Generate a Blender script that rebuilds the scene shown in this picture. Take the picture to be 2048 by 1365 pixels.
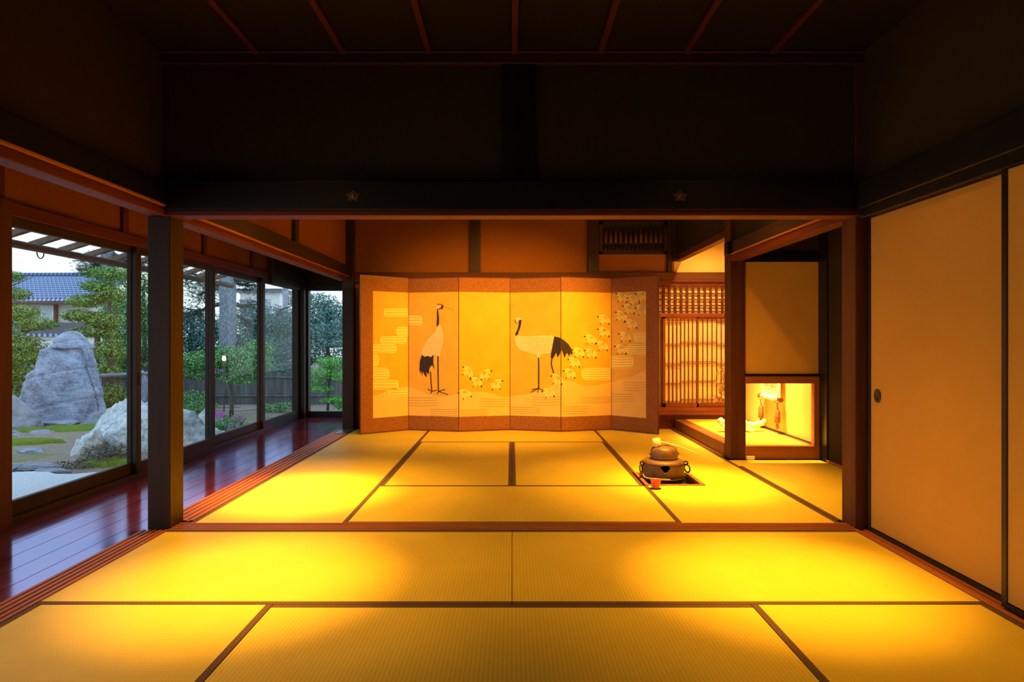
import bpy, bmesh, math, random
from mathutils import Vector, Matrix, noise
random.seed(7)
C = bpy.context.scene.collection
for o in list(bpy.data.objects): bpy.data.objects.remove(o)
scn = bpy.context.scene
PI = math.pi
# ------------------------------------------------------------------ camera
FPX, CX, CY, H = 1250.0, 1024.0, 680.0, 1.06
cam = bpy.data.cameras.new('camera'); co = bpy.data.objects.new('camera', cam); C.objects.link(co)
co.location = (0, 0, H); co.rotation_euler = (PI/2, 0, 0)
cam.sensor_width = 36; cam.lens = FPX/2048*36; cam.shift_y = -2.5/2048; cam.clip_start = .05; cam.clip_end = 300
scn.camera = co
# ------------------------------------------------------------------ view
scn.view_settings.view_transform = 'Standard'; scn.view_settings.look = 'None'
scn.view_settings.gamma = 1; scn.view_settings.exposure = 0.0
# ------------------------------------------------------------------ world: dusk overcast sky
W = bpy.data.worlds.new('world'); scn.world = W; W.use_nodes = True
wn = W.node_tree; wn.nodes.clear()
wo = wn.nodes.new('ShaderNodeOutputWorld'); bg = wn.nodes.new('ShaderNodeBackground')
tc = wn.nodes.new('ShaderNodeTexCoord'); sp = wn.nodes.new('ShaderNodeSeparateXYZ'); cr = wn.nodes.new('ShaderNodeValToRGB')
cr.color_ramp.elements[0].position = 0.0; cr.color_ramp.elements[0].color = (.50, .58, .60, 1)
cr.color_ramp.elements[1].position = 0.75; cr.color_ramp.elements[1].color = (.30, .44, .66, 1)
e = cr.color_ramp.elements.new(.24); e.color = (.42, .52, .60, 1)
wn.links.new(tc.outputs['Generated'], sp.inputs[0]); wn.links.new(sp.outputs['Z'], cr.inputs[0])
wn.links.new(cr.outputs[0], bg.inputs[0]); bg.inputs[1].default_value = 2.45; wn.links.new(bg.outputs[0], wo.inputs[0])
# ------------------------------------------------------------------ room lamps
WARM = (1, .44, .055)
def spot(loc, tgt, power, size, blend=1.0, r=.04, col=WARM):
    l = bpy.data.lights.new('ceiling_spotlight', 'SPOT'); l.energy = power; l.color = col
    l.spot_size = math.radians(size); l.spot_blend = blend; l.shadow_soft_size = r
    o = bpy.data.objects.new('ceiling_spotlight', l); C.objects.link(o); o.location = loc
    o.rotation_euler = (Vector(tgt)-Vector(loc)).to_track_quat('-Z', 'Y').to_euler(); return o
def lamp(x, y, tx, ty, core, halo, wide, size=34):
    spot((x, y, 2.62), (tx, ty, 0), core, size); spot((x, y, 2.62), (tx, ty, 0), halo, 60); spot((x, y, 2.62), (tx, ty, 0), wide, 108)
lamp(-1.20, 2.74, -1.18, 2.76, 880, 210, 29)
lamp(1.15, 2.74, 1.20, 2.76, 800, 175, 29)
lamp(-1.35, 4.40, -1.45, 4.35, 1300, 460, 60)
lamp(1.30, 4.40, 1.34, 4.62, 900, 520, 140)
spot((1.6, 5.1, 2.62), (-.25, 7.2, .78), 760, 64, r=.05)
spot((-0.9, 5.3, 2.62), (-.6, 7.2, .9), 150, 74, r=.05)
spot((2.45, 6.30, 2.45), (2.66, 6.45, 0.12), 1700, 46, r=.03, col=(1, .52, .12))
spot((2.15, 6.2, 2.5), (2.72, 6.2, 0.35), 900, 66, r=.05, col=(1, .52, .12))
spot((2.25, 6.5, 2.5), (2.3, 7.3, 0.9), 150, 96, r=.05, col=(1, .52, .12))

# ------------------------------------------------------------------ materials
MATS = {}
def nt(name):
    m = bpy.data.materials.new(name); m.use_nodes = True
    n = m.node_tree; b = n.nodes['Principled BSDF']; MATS[name] = m
    return m, n, b
def ramp(n, src, c0, c1, p0=.3, p1=.7):
    r = n.nodes.new('ShaderNodeValToRGB'); n.links.new(src, r.inputs[0])
    r.color_ramp.elements[0].position = p0; r.color_ramp.elements[0].color = (*c0, 1)
    r.color_ramp.elements[1].position = p1; r.color_ramp.elements[1].color = (*c1, 1)
    return r.outputs[0]
def coords(n, scale=(1, 1, 1)):
    t = n.nodes.new('ShaderNodeTexCoord'); mp = n.nodes.new('ShaderNodeMapping')
    mp.inputs['Scale'].default_value = scale; n.links.new(t.outputs['Object'], mp.inputs[0]); return mp.outputs[0]
def tex_noise(n, v, scale, detail=7, rough=.6):
    t = n.nodes.new('ShaderNodeTexNoise'); t.inputs['Scale'].default_value = scale
    t.inputs['Detail'].default_value = detail; t.inputs['Roughness'].default_value = rough
    n.links.new(v, t.inputs['Vector']); return t.outputs['Fac']
def bump(n, b, src, strength=.2, dist=.01):
    u = n.nodes.new('ShaderNodeBump'); u.inputs['Strength'].default_value = strength; u.inputs['Distance'].default_value = dist
    n.links.new(src, u.inputs['Height']); n.links.new(u.outputs[0], b.inputs['Normal']); return u
def plain(name, c, rough=.7, metal=0, c2=None, sc=8, bs=0, spec=.5, bd=.005, stretch=(1, 1, 1)):
    m, n, b = nt(name)
    b.inputs['Roughness'].default_value = rough; b.inputs['Metallic'].default_value = metal
    b.inputs['Specular IOR Level'].default_value = spec
    c2 = c2 or tuple(x*.8 for x in c)
    f = tex_noise(n, coords(n, stretch), sc)
    n.links.new(ramp(n, f, c2, c), b.inputs['Base Color'])
    if bs: bump(n, b, f, bs, bd)
    return m
def wood(name, c1, c2, axis, rough=.45, spec=.4, sc=14):
    st = [1, 1, 1]; st['xyz'.index(axis)] = .08
    return plain(name, c1, rough, 0, c2, sc, .12, spec, .003, tuple(st))
for a in 'xyz':
    wood('batten_'+a, (.075, .012, .008), (.045, .008, .006), a, .5)
    wood('dark_'+a, (.050, .024, .012), (.026, .014, .009), a, .5, .25)
    wood('red_'+a, (.42, .14, .040), (.27, .080, .022), a, .45)
    wood('post_'+a, (.12, .038, .013), (.065, .022, .009), a, .6, .2)
    wood('lintel_'+a, (.14, .026, .011), (.085, .016, .008), a, .5, .25)
    wood('black_'+a, (.012, .011, .011), (.006, .006, .006), a, .35)
plain('plaster_shaded', (.045, .030, .011), .95, 0, (.038, .026, .009), 60, .15, .1, .002)  # same plaster as the back room, darkened for the unlit walls
plain('plaster_lit', (.25, .090, .013), .95, 0, (.22, .078, .011), 60, .15, .1, .002)  # same plaster with the back room's lamp light put into the colour
plain('plaster_toko_lit', (.80, .56, .20), .95, 0, (.75, .52, .18), 60, .12, .1, .002)  # same plaster again, brightened in colour for the strong alcove light
plain('ceiling_board', (.012, .009, .008), .8, 0, (.008, .006, .005), 5, 0, .2, .005, (1, .1, 1))
plain('fusuma_paper', (.54, .31, .052), .9, 0, (.50, .285, .048), 3, 0, .1)
plain('shoji_paper', (.88, .76, .50), .9, 0, (.84, .72, .46), 6, 0, .1)
plain('screen_gold', (.84, .52, .025), .45, 0, (.72, .43, .020), 5, .03, .35)
plain('screen_cream', (.90, .64, .17), .55, 0, (.84, .58, .15), 9, .05, .3)
plain('relief_cream', (.95, .82, .22), .55, 0, (.92, .76, .18), 12, .05, .3)
plain('relief_line', (.50, .30, .05), .6, 0, (.45, .27, .05), 12)
plain('shoji_wood', (.22, .034, .010), .5, 0, (.15, .024, .008), 14)
plain('kamachi', (.26, .090, .024), .5, 0, (.18, .060, .016), 9, .05, .3)
plain('partition_paper', (.78, .46, .07), .9, 0, (.72, .42, .06), 3)
plain('brocade', (.38, .15, .03), .7, 0, (.22, .08, .018), 55, .1, .3)
plain('lacquer_red', (.16, .030, .014), .3, 0, (.12, .024, .012), 10, 0, .5)
plain('ink', (.022, .012, .010), .6); plain('red_crown', (.55, .06, .03), .6)
plain('crane_white', (.92, .74, .42), .6, 0, (.80, .60, .28), 60, .1)
plain('cast_iron', (.19, .10, .05), .5, .2, (.09, .055, .032), 18, .4, .4, .004)
plain('ring_iron', (.05, .032, .025), .5, .4)
plain('hollow_black', (.010, .009, .009), .8); plain('ash', (.10, .09, .08), .95, 0, (.05, .045, .04), 25, .4)  # near-black for the insides of hearth pit, vent and kettle mouth
plain('bamboo', (.85, .62, .28), .45, 0, (.72, .50, .20), 12)
plain('cup_red', (.72, .10, .025), .3, 0, (.55, .06, .02), 25)
plain('driftwood', (.90, .80, .60), .7, 0, (.66, .52, .34), 10, .3, .2, .004)
plain('hearth_wood', (.30, .13, .05), .5, 0, (.2, .08, .03), 14)
plain('scroll_paper', (.95, .90, .78), .8, 0, (.92, .86, .72), 20)
plain('scroll_silk', (.88, .74, .44), .7, 0, (.82, .66, .36), 40)
plain('scroll_ink', (.75, .60, .38), .8, 0, (.22, .14, .08), 9)
plain('tassel', (.30, .13, .05), .8, 0, (.14, .05, .02), 60)
plain('blossom', (.95, .65, .22), .7); plain('twig', (.20, .07, .03), .7); plain('flower_red', (.65, .10, .05), .7)
plain('bronze', (.07, .05, .03), .5, .6); plain('board_skylit', (.14, .16, .20), .4, .5)
plain('nail', (.16, .11, .07), .35, .7)
# tatami rush: fine ribs across the mat
def tatami_mat(name, axis):
    m, n, b = nt(name); v = coords(n)
    w = n.nodes.new('ShaderNodeTexWave'); w.wave_type = 'BANDS'; w.bands_direction = axis.upper()
    w.inputs['Scale'].default_value = 21; w.inputs['Distortion'].default_value = .15; n.links.new(v, w.inputs[0])
    o = 'y' if axis == 'x' else 'x'
    w2 = n.nodes.new('ShaderNodeTexWave'); w2.wave_type = 'BANDS'; w2.bands_direction = o.upper()
    w2.inputs['Scale'].default_value = 30; n.links.new(v, w2.inputs[0])
    mul = n.nodes.new('ShaderNodeMath'); mul.operation = 'MULTIPLY'
    n.links.new(w.outputs['Fac'], mul.inputs[0]); n.links.new(w2.outputs['Fac'], mul.inputs[1])
    f = tex_noise(n, v, 2.2, 5)
    c = ramp(n, f, (.73, .575, .045), (.83, .67, .070), .3, .7)
    mx = n.nodes.new('ShaderNodeMixRGB'); mx.blend_type = 'MULTIPLY'; mx.inputs[0].default_value = .45
    g = ramp(n, mul.outputs[0], (.62, .55, .45), (1, 1, 1), 0, .5)
    n.links.new(c, mx.inputs[1]); n.links.new(g, mx.inputs[2]); n.links.new(mx.outputs[0], b.inputs['Base Color'])
    b.inputs['Roughness'].default_value = .5; b.inputs['Specular IOR Level'].default_value = .35
    bump(n, b, mul.outputs[0], .25, .002); return m
tatami_mat('tatami_x', 'x'); tatami_mat('tatami_y', 'y')
def heri():
    m, n, b = nt('tatami_border'); v = coords(n)
    k = n.nodes.new('ShaderNodeTexChecker'); k.inputs['Scale'].default_value = 110
    k.inputs['Color1'].default_value = (.13, .065, .032, 1); k.inputs['Color2'].default_value = (.07, .040, .022, 1)
    n.links.new(v, k.inputs[0]); n.links.new(k.outputs[0], b.inputs['Base Color']); b.inputs['Roughness'].default_value = .8
heri()
# polished corridor boards
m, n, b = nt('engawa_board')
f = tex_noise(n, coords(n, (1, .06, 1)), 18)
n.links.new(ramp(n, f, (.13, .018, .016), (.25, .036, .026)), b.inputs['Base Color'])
b.inputs['Roughness'].default_value = .16; b.inputs['IOR'].default_value = 5.5; b.inputs['Specular Tint'].default_value = (.50, .58, 1.0, 1)  # blue tint and high IOR put the sky's reflection into the boards
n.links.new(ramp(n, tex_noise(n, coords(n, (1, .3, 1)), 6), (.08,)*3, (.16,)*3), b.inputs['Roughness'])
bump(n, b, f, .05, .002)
# glass: clear pane with angle dependent mirror
m, n, b = nt('glass'); n.nodes.remove(b)
tr = n.nodes.new('ShaderNodeBsdfTransparent'); gl = n.nodes.new('ShaderNodeBsdfGlossy'); gl.inputs['Roughness'].default_value = 0.0
tr.inputs[0].default_value = (.97, .99, .98, 1)
lw = n.nodes.new('ShaderNodeLayerWeight'); lw.inputs['Blend'].default_value = .5
p = n.nodes.new('ShaderNodeMath'); p.operation = 'POWER'; p.inputs[1].default_value = 5; n.links.new(lw.outputs['Facing'], p.inputs[0])
q = n.nodes.new('ShaderNodeMath'); q.operation = 'MULTIPLY_ADD'; q.inputs[1].default_value = .16; q.inputs[2].default_value = .010
n.links.new(p.outputs[0], q.inputs[0]); mx = n.nodes.new('ShaderNodeMixShader'); n.links.new(q.outputs[0], mx.inputs[0])
n.links.new(tr.outputs[0], mx.inputs[1]); n.links.new(gl.outputs[0], mx.inputs[2]); n.links.new(mx.outputs[0], n.nodes['Material Output'].inputs[0])
# garden
def leaf(name, c1, c2):
    m, n, b = nt(name); g = n.nodes.new('ShaderNodeNewGeometry')
    n.links.new(ramp(n, g.outputs['Random Per Island'], c1, c2, 0, 1), b.inputs['Base Color'])
    b.inputs['Roughness'].default_value = .5; b.inputs['Specular IOR Level'].default_value = .4
leaf('leaf_olive', (.020, .07, .018), (.36, .60, .09)); leaf('leaf_green', (.012, .06, .022), (.22, .56, .13))
leaf('leaf_blue', (.010, .045, .040), (.18, .44, .38)); leaf('leaf_maple', (.06, .26, .030), (.20, .62, .08))
leaf('leaf_pine', (.015, .050, .040), (.060, .13, .095)); leaf('leaf_dark', (.05, .055, .030), (.17, .15, .09))
plain('petal', (.80, .22, .72), .6, 0, (.68, .14, .55), 30)
m, n, b = nt('bark'); v = coords(n, (1, 1, .16))
vo = n.nodes.new('ShaderNodeTexVoronoi'); vo.feature = 'DISTANCE_TO_EDGE'; vo.inputs['Scale'].default_value = 46; n.links.new(v, vo.inputs['Vector'])
n.links.new(ramp(n, vo.outputs['Distance'], (.14, .16, .20), (.44, .50, .58), .0, .30), b.inputs['Base Color']); b.inputs['Roughness'].default_value = .95
bump(n, b, vo.outputs['Distance'], .8, .03)
plain('branch', (.13, .12, .11), .9, 0, (.06, .055, .05), 12)
m, n, b = nt('rock_blue'); v = coords(n, (1, 1, 1.6))
f = tex_noise(n, v, 3.2, 12, .72); f2 = tex_noise(n, coords(n, (1.2, 1.2, 2.6)), 14, 8, .75)
ad = n.nodes.new('ShaderNodeMath'); ad.operation = 'ADD'; n.links.new(f, ad.inputs[0]); n.links.new(f2, ad.inputs[1])
hf = n.nodes.new('ShaderNodeMath'); hf.operation = 'MULTIPLY'; hf.inputs[1].default_value = .5; n.links.new(ad.outputs[0], hf.inputs[0])
n.links.new(ramp(n, hf.outputs[0], (.12, .13, .19), (.52, .60, .76), .38, .60), b.inputs['Base Color']); b.inputs['Roughness'].default_value = .9
bump(n, b, hf.outputs[0], .9, .04)
plain('rock_pale', (.90, .95, .94), .9, 0, (.30, .34, .35), 16, .8, .2, .05)
plain('rock_grey', (.40, .42, .48), .9, 0, (.20, .21, .24), 6, .6, .2, .03)
plain('gravel', (.95, .96, .96), .95, 0, (.62, .64, .66), 70, .8, .1, .02)
m, n, b = nt('soil_moss'); v = coords(n)
f = tex_noise(n, v, 1.3, 6); f2 = tex_noise(n, v, 26, 4, .7)
c1 = ramp(n, f, (.40, .31, .22), (.22, .26, .05), .56, .68); c2 = ramp(n, f2, (.45,)*3, (1.15,)*3)
mx = n.nodes.new('ShaderNodeMixRGB'); mx.blend_type = 'MULTIPLY'; mx.inputs[0].default_value = 1
n.links.new(c1, mx.inputs[1]); n.links.new(c2, mx.inputs[2]); n.links.new(mx.outputs[0], b.inputs['Base Color'])
b.inputs['Roughness'].default_value = .95; bump(n, b, f2, .8, .03)
plain('moss', (.24, .32, .035), .95, 0, (.10, .15, .02), 40, .8, .1, .02)
plain('fence_wood', (.20, .20, .20), .9, 0, (.07, .07, .075), 12, .3, .1, .005, (1, 1, .15))
m, n, b = nt('roof_tile'); v = coords(n)
wx = n.nodes.new('ShaderNodeTexWave'); wx.bands_direction = 'X'; wx.inputs['Scale'].default_value = 1.474; n.links.new(v, wx.inputs[0])
wy = n.nodes.new('ShaderNodeTexWave'); wy.bands_direction = 'Y'; wy.wave_profile = 'SAW'; wy.inputs['Scale'].default_value = 1.178; n.links.new(v, wy.inputs[0])
mm = n.nodes.new('ShaderNodeMath'); mm.operation = 'MULTIPLY'; n.links.new(wx.outputs['Fac'], mm.inputs[0]); n.links.new(wy.outputs['Fac'], mm.inputs[1])
n.links.new(ramp(n, mm.outputs[0], (.04, .07, .17), (.42, .55, .78), .05, .6), b.inputs['Base Color']); b.inputs['Roughness'].default_value = .5
plain('house_wall', (.62, .62, .60), .9)
plain('house_board', (.20, .21, .25), .9, 0, (.12, .12, .15), 3, 0, .2, .01, (.1, 1, 6)); plain('white_paint', (.85, .88, .9), .6)
plain('house_wood', (.16, .07, .04), .8); plain('pane_grey', (.45, .55, .65), .2)
plain('eave_wood', (.22, .13, .08), .8, 0, (.12, .07, .045), 14)
m, n, b = nt('spot_glow'); b.inputs['Emission Color'].default_value = (1, .62, .30, 1); b.inputs['Emission Strength'].default_value = 3.5; b.inputs['Base Color'].default_value = (.9, .7, .5, 1)

# ------------------------------------------------------------------ helpers
def tag(o, label=None, cat=None, group=None, kind=None):
    if label: o['label'] = label
    if cat: o['category'] = cat
    if group: o['group'] = group
    if kind: o['kind'] = kind
    return o
def empty(name, loc, label, cat, group=None, kind=None, rz=0):
    o = bpy.data.objects.new(name, None); C.objects.link(o); o.location = loc; o.rotation_euler = (0, 0, rz)
    o.empty_display_size = .1
    return tag(o, label, cat, group, kind)
class MB:
    def __init__(s): s.v = []; s.f = []; s.m = []; s.mats = []; s.smooth = set()
    def mi(s, m):
        if m not in s.mats: s.mats.append(m)
        return s.mats.index(m)
    def face(s, idx, m): s.f.append(tuple(idx)); s.m.append(s.mi(m))
    def box(s, a, b, m=None):
        x0, x1 = sorted((a[0], b[0])); y0, y1 = sorted((a[1], b[1])); z0, z1 = sorted((a[2], b[2])); i = len(s.v)
        s.v += [(x0, y0, z0), (x1, y0, z0), (x1, y1, z0), (x0, y1, z0), (x0, y0, z1), (x1, y0, z1), (x1, y1, z1), (x0, y1, z1)]
        for q in ((3, 2, 1, 0), (4, 5, 6, 7), (0, 1, 5, 4), (1, 2, 6, 5), (2, 3, 7, 6), (3, 0, 4, 7)): s.face([i+k for k in q], m)
        return s
    def prism(s, pts, ext, m=None):      # polygon pts (3D) extruded by vector
        i = len(s.v); n = len(pts); e = Vector(ext)
        s.v += [tuple(p) for p in pts] + [tuple(Vector(p)+e) for p in pts]
        s.face([i+k for k in range(n)][::-1], m); s.face([i+n+k for k in range(n)], m)
        for k in range(n): s.face([i+k, i+(k+1) % n, i+n+(k+1) % n, i+n+k], m)
        return s
    def poly(s, pts, m=None):
        i = len(s.v); s.v += [tuple(p) for p in pts]; s.face(range(i, i+len(pts)), m); return s
    def tube(s, pts, r, m=None, seg=8):
        pts = [Vector(p) for p in pts]; n = len(pts)
        rs = r if isinstance(r, (list, tuple)) else [r]*n
        base = len(s.v); up = None
        for k, p in enumerate(pts):
            t = (pts[min(k+1, n-1)]-pts[max(k-1, 0)]).normalized()
            if up is None: up = Vector((0, 0, 1)) if abs(t.z) < .9 else Vector((1, 0, 0))
            a = t.cross(up).normalized(); bb = a.cross(t).normalized(); up = bb
            for j in range(seg):
                an = 2*PI*j/seg; q = p+(a*math.cos(an)+bb*math.sin(an))*rs[k]; s.v.append(tuple(q))
        for k in range(n-1):
            for j in range(seg):
                j2 = (j+1) % seg; f = (base+k*seg+j, base+k*seg+j2, base+(k+1)*seg+j2, base+(k+1)*seg+j)
                s.smooth.add(len(s.f)); s.face(f, m)
        s.face([base+j for j in range(seg)][::-1], m); s.face([base+(n-1)*seg+j for j in range(seg)], m)
        return s
    def lathe(s, prof, c=(0, 0, 0), m=None, seg=32, smooth=True):
        base = len(s.v); n = len(prof)
        for r, z in prof:
            for j in range(seg):
                a = 2*PI*j/seg; s.v.append((c[0]+r*math.cos(a), c[1]+r*math.sin(a), c[2]+z))
        for k in range(n-1):
            for j in range(seg):
                j2 = (j+1) % seg
                if smooth: s.smooth.add(len(s.f))
                s.face((base+k*seg+j, base+k*seg+j2, base+(k+1)*seg+j2, base+(k+1)*seg+j), m)
        return s
    def torus(s, c, R, r, ax=(0, 1, 0), m=None, seg=20, sub=8):
        q = Vector((0, 0, 1)).rotation_difference(Vector(ax)); base = len(s.v)
        for i in range(seg):
            a = 2*PI*i/seg
            for j in range(sub):
                b = 2*PI*j/sub; p = Vector(((R+r*math.cos(b))*math.cos(a), (R+r*math.cos(b))*math.sin(a), r*math.sin(b)))
                s.v.append(tuple(q @ p + Vector(c)))
        for i in range(seg):
            for j in range(sub):
                s.smooth.add(len(s.f))
                s.face((base+i*sub+j, base+((i+1) % seg)*sub+j, base+((i+1) % seg)*sub+(j+1) % sub, base+i*sub+(j+1) % sub), m)
        return s
    def build(s, name, mat=None, parent=None, loc=None, bevel=0):
        me = bpy.data.meshes.new(name); me.from_pydata(s.v, [], s.f)
        for mm in s.mats: me.materials.append(MATS[mm or mat])
        me.polygons.foreach_set('material_index', s.m)
        if s.smooth:
            me.polygons.foreach_set('use_smooth', [k in s.smooth for k in range(len(s.f))])
        me.update()
        o = bpy.data.objects.new(name, me); C.objects.link(o)
        if loc is not None:                       # put the origin there, keep the shape where it is
            me.transform(Matrix.Translation(-Vector(loc))); o.location = loc
        if parent is not None:
            o.parent = parent
            off = Vector((0, 0, 0)); pp = parent
            if parent.get('_world') or True:
                M = Matrix.Identity(4); ch = []
                while pp: ch.append(pp); pp = pp.parent
                for c_ in reversed(ch): M = M @ (Matrix.Translation(c_.location) @ c_.rotation_euler.to_matrix().to_4x4())
                me.transform(M.inverted()) if loc is None else None
        if bevel:
            bv = o.modifiers.new('bevel', 'BEVEL'); bv.width = bevel; bv.segments = 2; bv.limit_method = 'ANGLE'
        return o
def struct(name, mb, mat, label, cat, bevel=0):
    return tag(mb.build(name, mat, bevel=bevel), label, cat, kind='structure')
def sbox(name, a, b, mat, label, cat, bevel=0): return struct(name, MB().box(a, b), mat, label, cat, bevel)
_t = [0]
def trim(a, b, mat, label, cat='beam', bevel=.004):
    _t[0] += 1; return sbox('trim_%d' % _t[0], a, b, mat, label, cat, bevel)
def trim_mb(mb, mat, label, cat='beam', bevel=0):
    _t[0] += 1; return struct('trim_%d' % _t[0], mb, mat, label, cat, bevel)
def P(px, py, Y): return Vector(((px-CX)/FPX*Y, Y, H+(CY-py)/FPX*Y))
def PXX(px, Y): return (px-CX)/FPX*Y

XL, XR = -1.91, 1.90          # inner mat edges, front room
YS0, YS1 = 3.475, 3.605       # threshold between the rooms
YB = 7.44                     # back wall
ZC = 2.67
# ------------------------------------------------------------------ floors
# sub-floor leaves the hearth pit open
mb = MB()
mb.box((-2.06, -2.2, -.10), (2.9, 4.545, -.052)); mb.box((-2.06, 4.545, -.10), (.965, 4.985, -.052))
mb.box((1.405, 4.545, -.10), (2.9, 4.985, -.052)); mb.box((-2.06, 4.985, -.10), (2.9, 7.6, -.052))
struct('floor', mb, 'dark_y', 'dark wooden floor under the tatami mats of both rooms', 'floor')
mb = MB(); xs = [-2.93+i*(.875/6) for i in range(7)]
for i in range(6): mb.box((xs[i]+.0022, -2.2, -.06), (xs[i+1]-.0022, 8.75, -.022))
mb.box((-2.93, -2.2, -.09), (-2.055, 8.75, -.05))
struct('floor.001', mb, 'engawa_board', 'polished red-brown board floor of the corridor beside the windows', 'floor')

# thresholds with sliding grooves
def grooved(axis, fixed0, fixed1, a, b, z0, z1, n, mat, label):
    mb = MB(); w = (fixed1-fixed0); g = w/(2*n+1)
    def bx(u0, u1, zz0, zz1):
        if axis == 'y': mb.box((u0, a, zz0), (u1, b, zz1))
        else: mb.box((a, u0, zz0), (b, u1, zz1))
    bx(fixed0, fixed1, z0, z1-.006)
    for k in range(n+1): bx(fixed0+2*k*g, fixed0+(2*k+1)*g, z1-.006, z1)
    return trim_mb(mb, mat, label, 'threshold')
grooved('y', -2.052, XL-.002, -2.2, YS0, -.05, .004, 4, 'red_y', 'reddish grooved threshold between front mats and corridor')
grooved('y', -2.052, -1.865, YS1+.05, 7.36, -.05, .004, 4, 'red_y', 'reddish grooved threshold between back room mats and corridor')
grooved('x', YS0, YS1, -1.915, 1.925, -.05, .004, 3, 'red_x', 'reddish grooved threshold running across between the two rooms')
grooved('y', XR+.002, 2.03, -2.2, YS0, -.05, .004, 2, 'red_y', 'reddish threshold under the papered sliding doors on the right')
trim((-1.99, 7.02, -.05), (-1.868, 7.36, .008), 'board_skylit', 'board end coloured grey-blue as lit by the sky, at the foot of the far left post', 'board')  # sky light on the board is put into its grey-blue colour

# ------------------------------------------------------------------ tatami mats
def mat(x0, x1, y0, y1, long_axis, label, borders='both', cut=None):
    e = .0015; x0 += e; x1 -= e; y0 += e; y1 -= e
    t = empty('tatami_mat', ((x0+x1)/2, (y0+y1)/2, 0), label, 'tatami mat', 'rush floor mats')
    hw = .027; s = MB(); bo = []
    sx0, sx1, sy0, sy1 = x0, x1, y0, y1
    if long_axis == 'x':
        if borders in ('both', 'near'): bo.append(((x0, y0), (x1, y0+hw))); sy0 += hw
        if borders in ('both', 'far'): bo.append(((x0, y1-hw), (x1, y1))); sy1 -= hw
    else:
        if borders in ('both', 'near'): bo.append(((x0, y0), (x0+hw, y1))); sx0 += hw
        if borders in ('both', 'far'): bo.append(((x1-hw, y0), (x1, y1))); sx1 -= hw
    if cut:
        cx0, cx1, cy0, cy1 = cut
        if cy0 > sy0+.01: s.box((sx0, sy0, -.05), (sx1, cy0, 0))
        s.box((sx0, cy1, -.05), (sx1, sy1, 0))
        s.box((cx1, cy0, -.05), (sx1, cy1, 0))
        if cx0 > sx0+.002: s.box((sx0, cy0, -.05), (cx0, cy1, 0))
        nb = []
        for a, b in bo:
            if a[0] < cx0+.03 and b[0] < cx0+.06:
                nb += [((a[0], a[1]), (b[0], cy0)), ((a[0], cy1), (b[0], b[1]))]
            else: nb.append((a, b))
        bo = nb
    else: s.box((sx0, sy0, -.05), (sx1, sy1, 0))
    s.build('rush_surface', 'tatami_'+('x' if long_axis == 'x' else 'y'), t)
    for a, b in bo:
        if abs(b[1]-a[1]) < .002 or abs(b[0]-a[0]) < .002: continue
        MB().box((a[0], a[1], -.05), (b[0], b[1], .0012)).build('cloth_border', 'tatami_border', t)
mat(XL, 0, 2.50, 3.472, 'x', 'wide tatami mat just before the cross threshold, left one, with bright light pool')
mat(0, XR, 2.50, 3.472, 'x', 'wide tatami mat just before the cross threshold, right one beside the papered door')
mat(XL, -.955, .60, 2.50, 'y', 'tatami mat in the near left corner of the front room')
mat(-.955, .955, 1.545, 2.50, 'x', 'wide tatami mat nearest the camera in the middle')
mat(.955, XR, .60, 2.50, 'y', 'tatami mat in the near right corner of the front room')
B0 = YS1+.003
mat(-1.862, -.955, B0, 5.53, 'y', 'back room tatami mat along the corridor, nearer one with bright pool')
mat(-1.862, -.955, 5.53, 7.42, 'y', 'back room tatami mat along the corridor, farther one under the screen end')
mat(-.955, .955, B0, 4.545, 'x', 'wide tatami mat just behind the cross threshold in the middle')
mat(-.955, 0, 4.545, 6.46, 'y', 'middle lengthwise tatami mat of the back room, left of the pair')
mat(0, .955, 4.545, 6.46, 'y', 'middle lengthwise tatami mat of the back room, right of the pair')
mat(-.955, .955, 6.46, 7.42, 'x', 'wide tatami mat at the foot of the folding screen')
mat(.955, 1.90, B0, 5.53, 'y', 'back room tatami mat with the square hearth cut into it', 'both', (.958, 1.412, 4.538, 4.992))
mat(.955, 1.90, 5.53, 7.42, 'y', 'back room tatami mat beside the alcove step')
mat(1.905, 2.71, B0+.06, 5.24, 'y', 'narrow tatami mat in the dim side bay right of the hearth', 'near')
mat(1.905, 2.71, 5.24, 5.50, 'x', 'short strip of tatami at the foot of the low window wall', 'none')

# ------------------------------------------------------------------ pillars
def post(x0, x1, y0, y1, z0, z1, m, label): return trim((x0, y0, z0), (x1, y1, z1), m, label, 'post', .006)
post(-2.045, -1.917, YS0+.03, YS1+.045, -.05, ZC, 'dark_z', 'thick dark pillar at the left end of the cross threshold')
post(1.925, 1.995, YS0+.03, YS1+.045, -.05, ZC, 'post_z', 'dark reddish pillar beside the papered sliding door')
post(-2.00, -1.865, 7.36, 7.50, -.05, ZC, 'dark_z', 'dark pillar at the far left corner beside the folding screen')
post(1.93, 2.062, 5.525, 5.68, -.0, ZC, 'post_z', 'alcove pillar standing beside the low window opening')
post(1.90, 2.0, 7.36, 7.45, 1.99, ZC, 'dark_z', 'short dark post above the alcove corner on the back wall')
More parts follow.
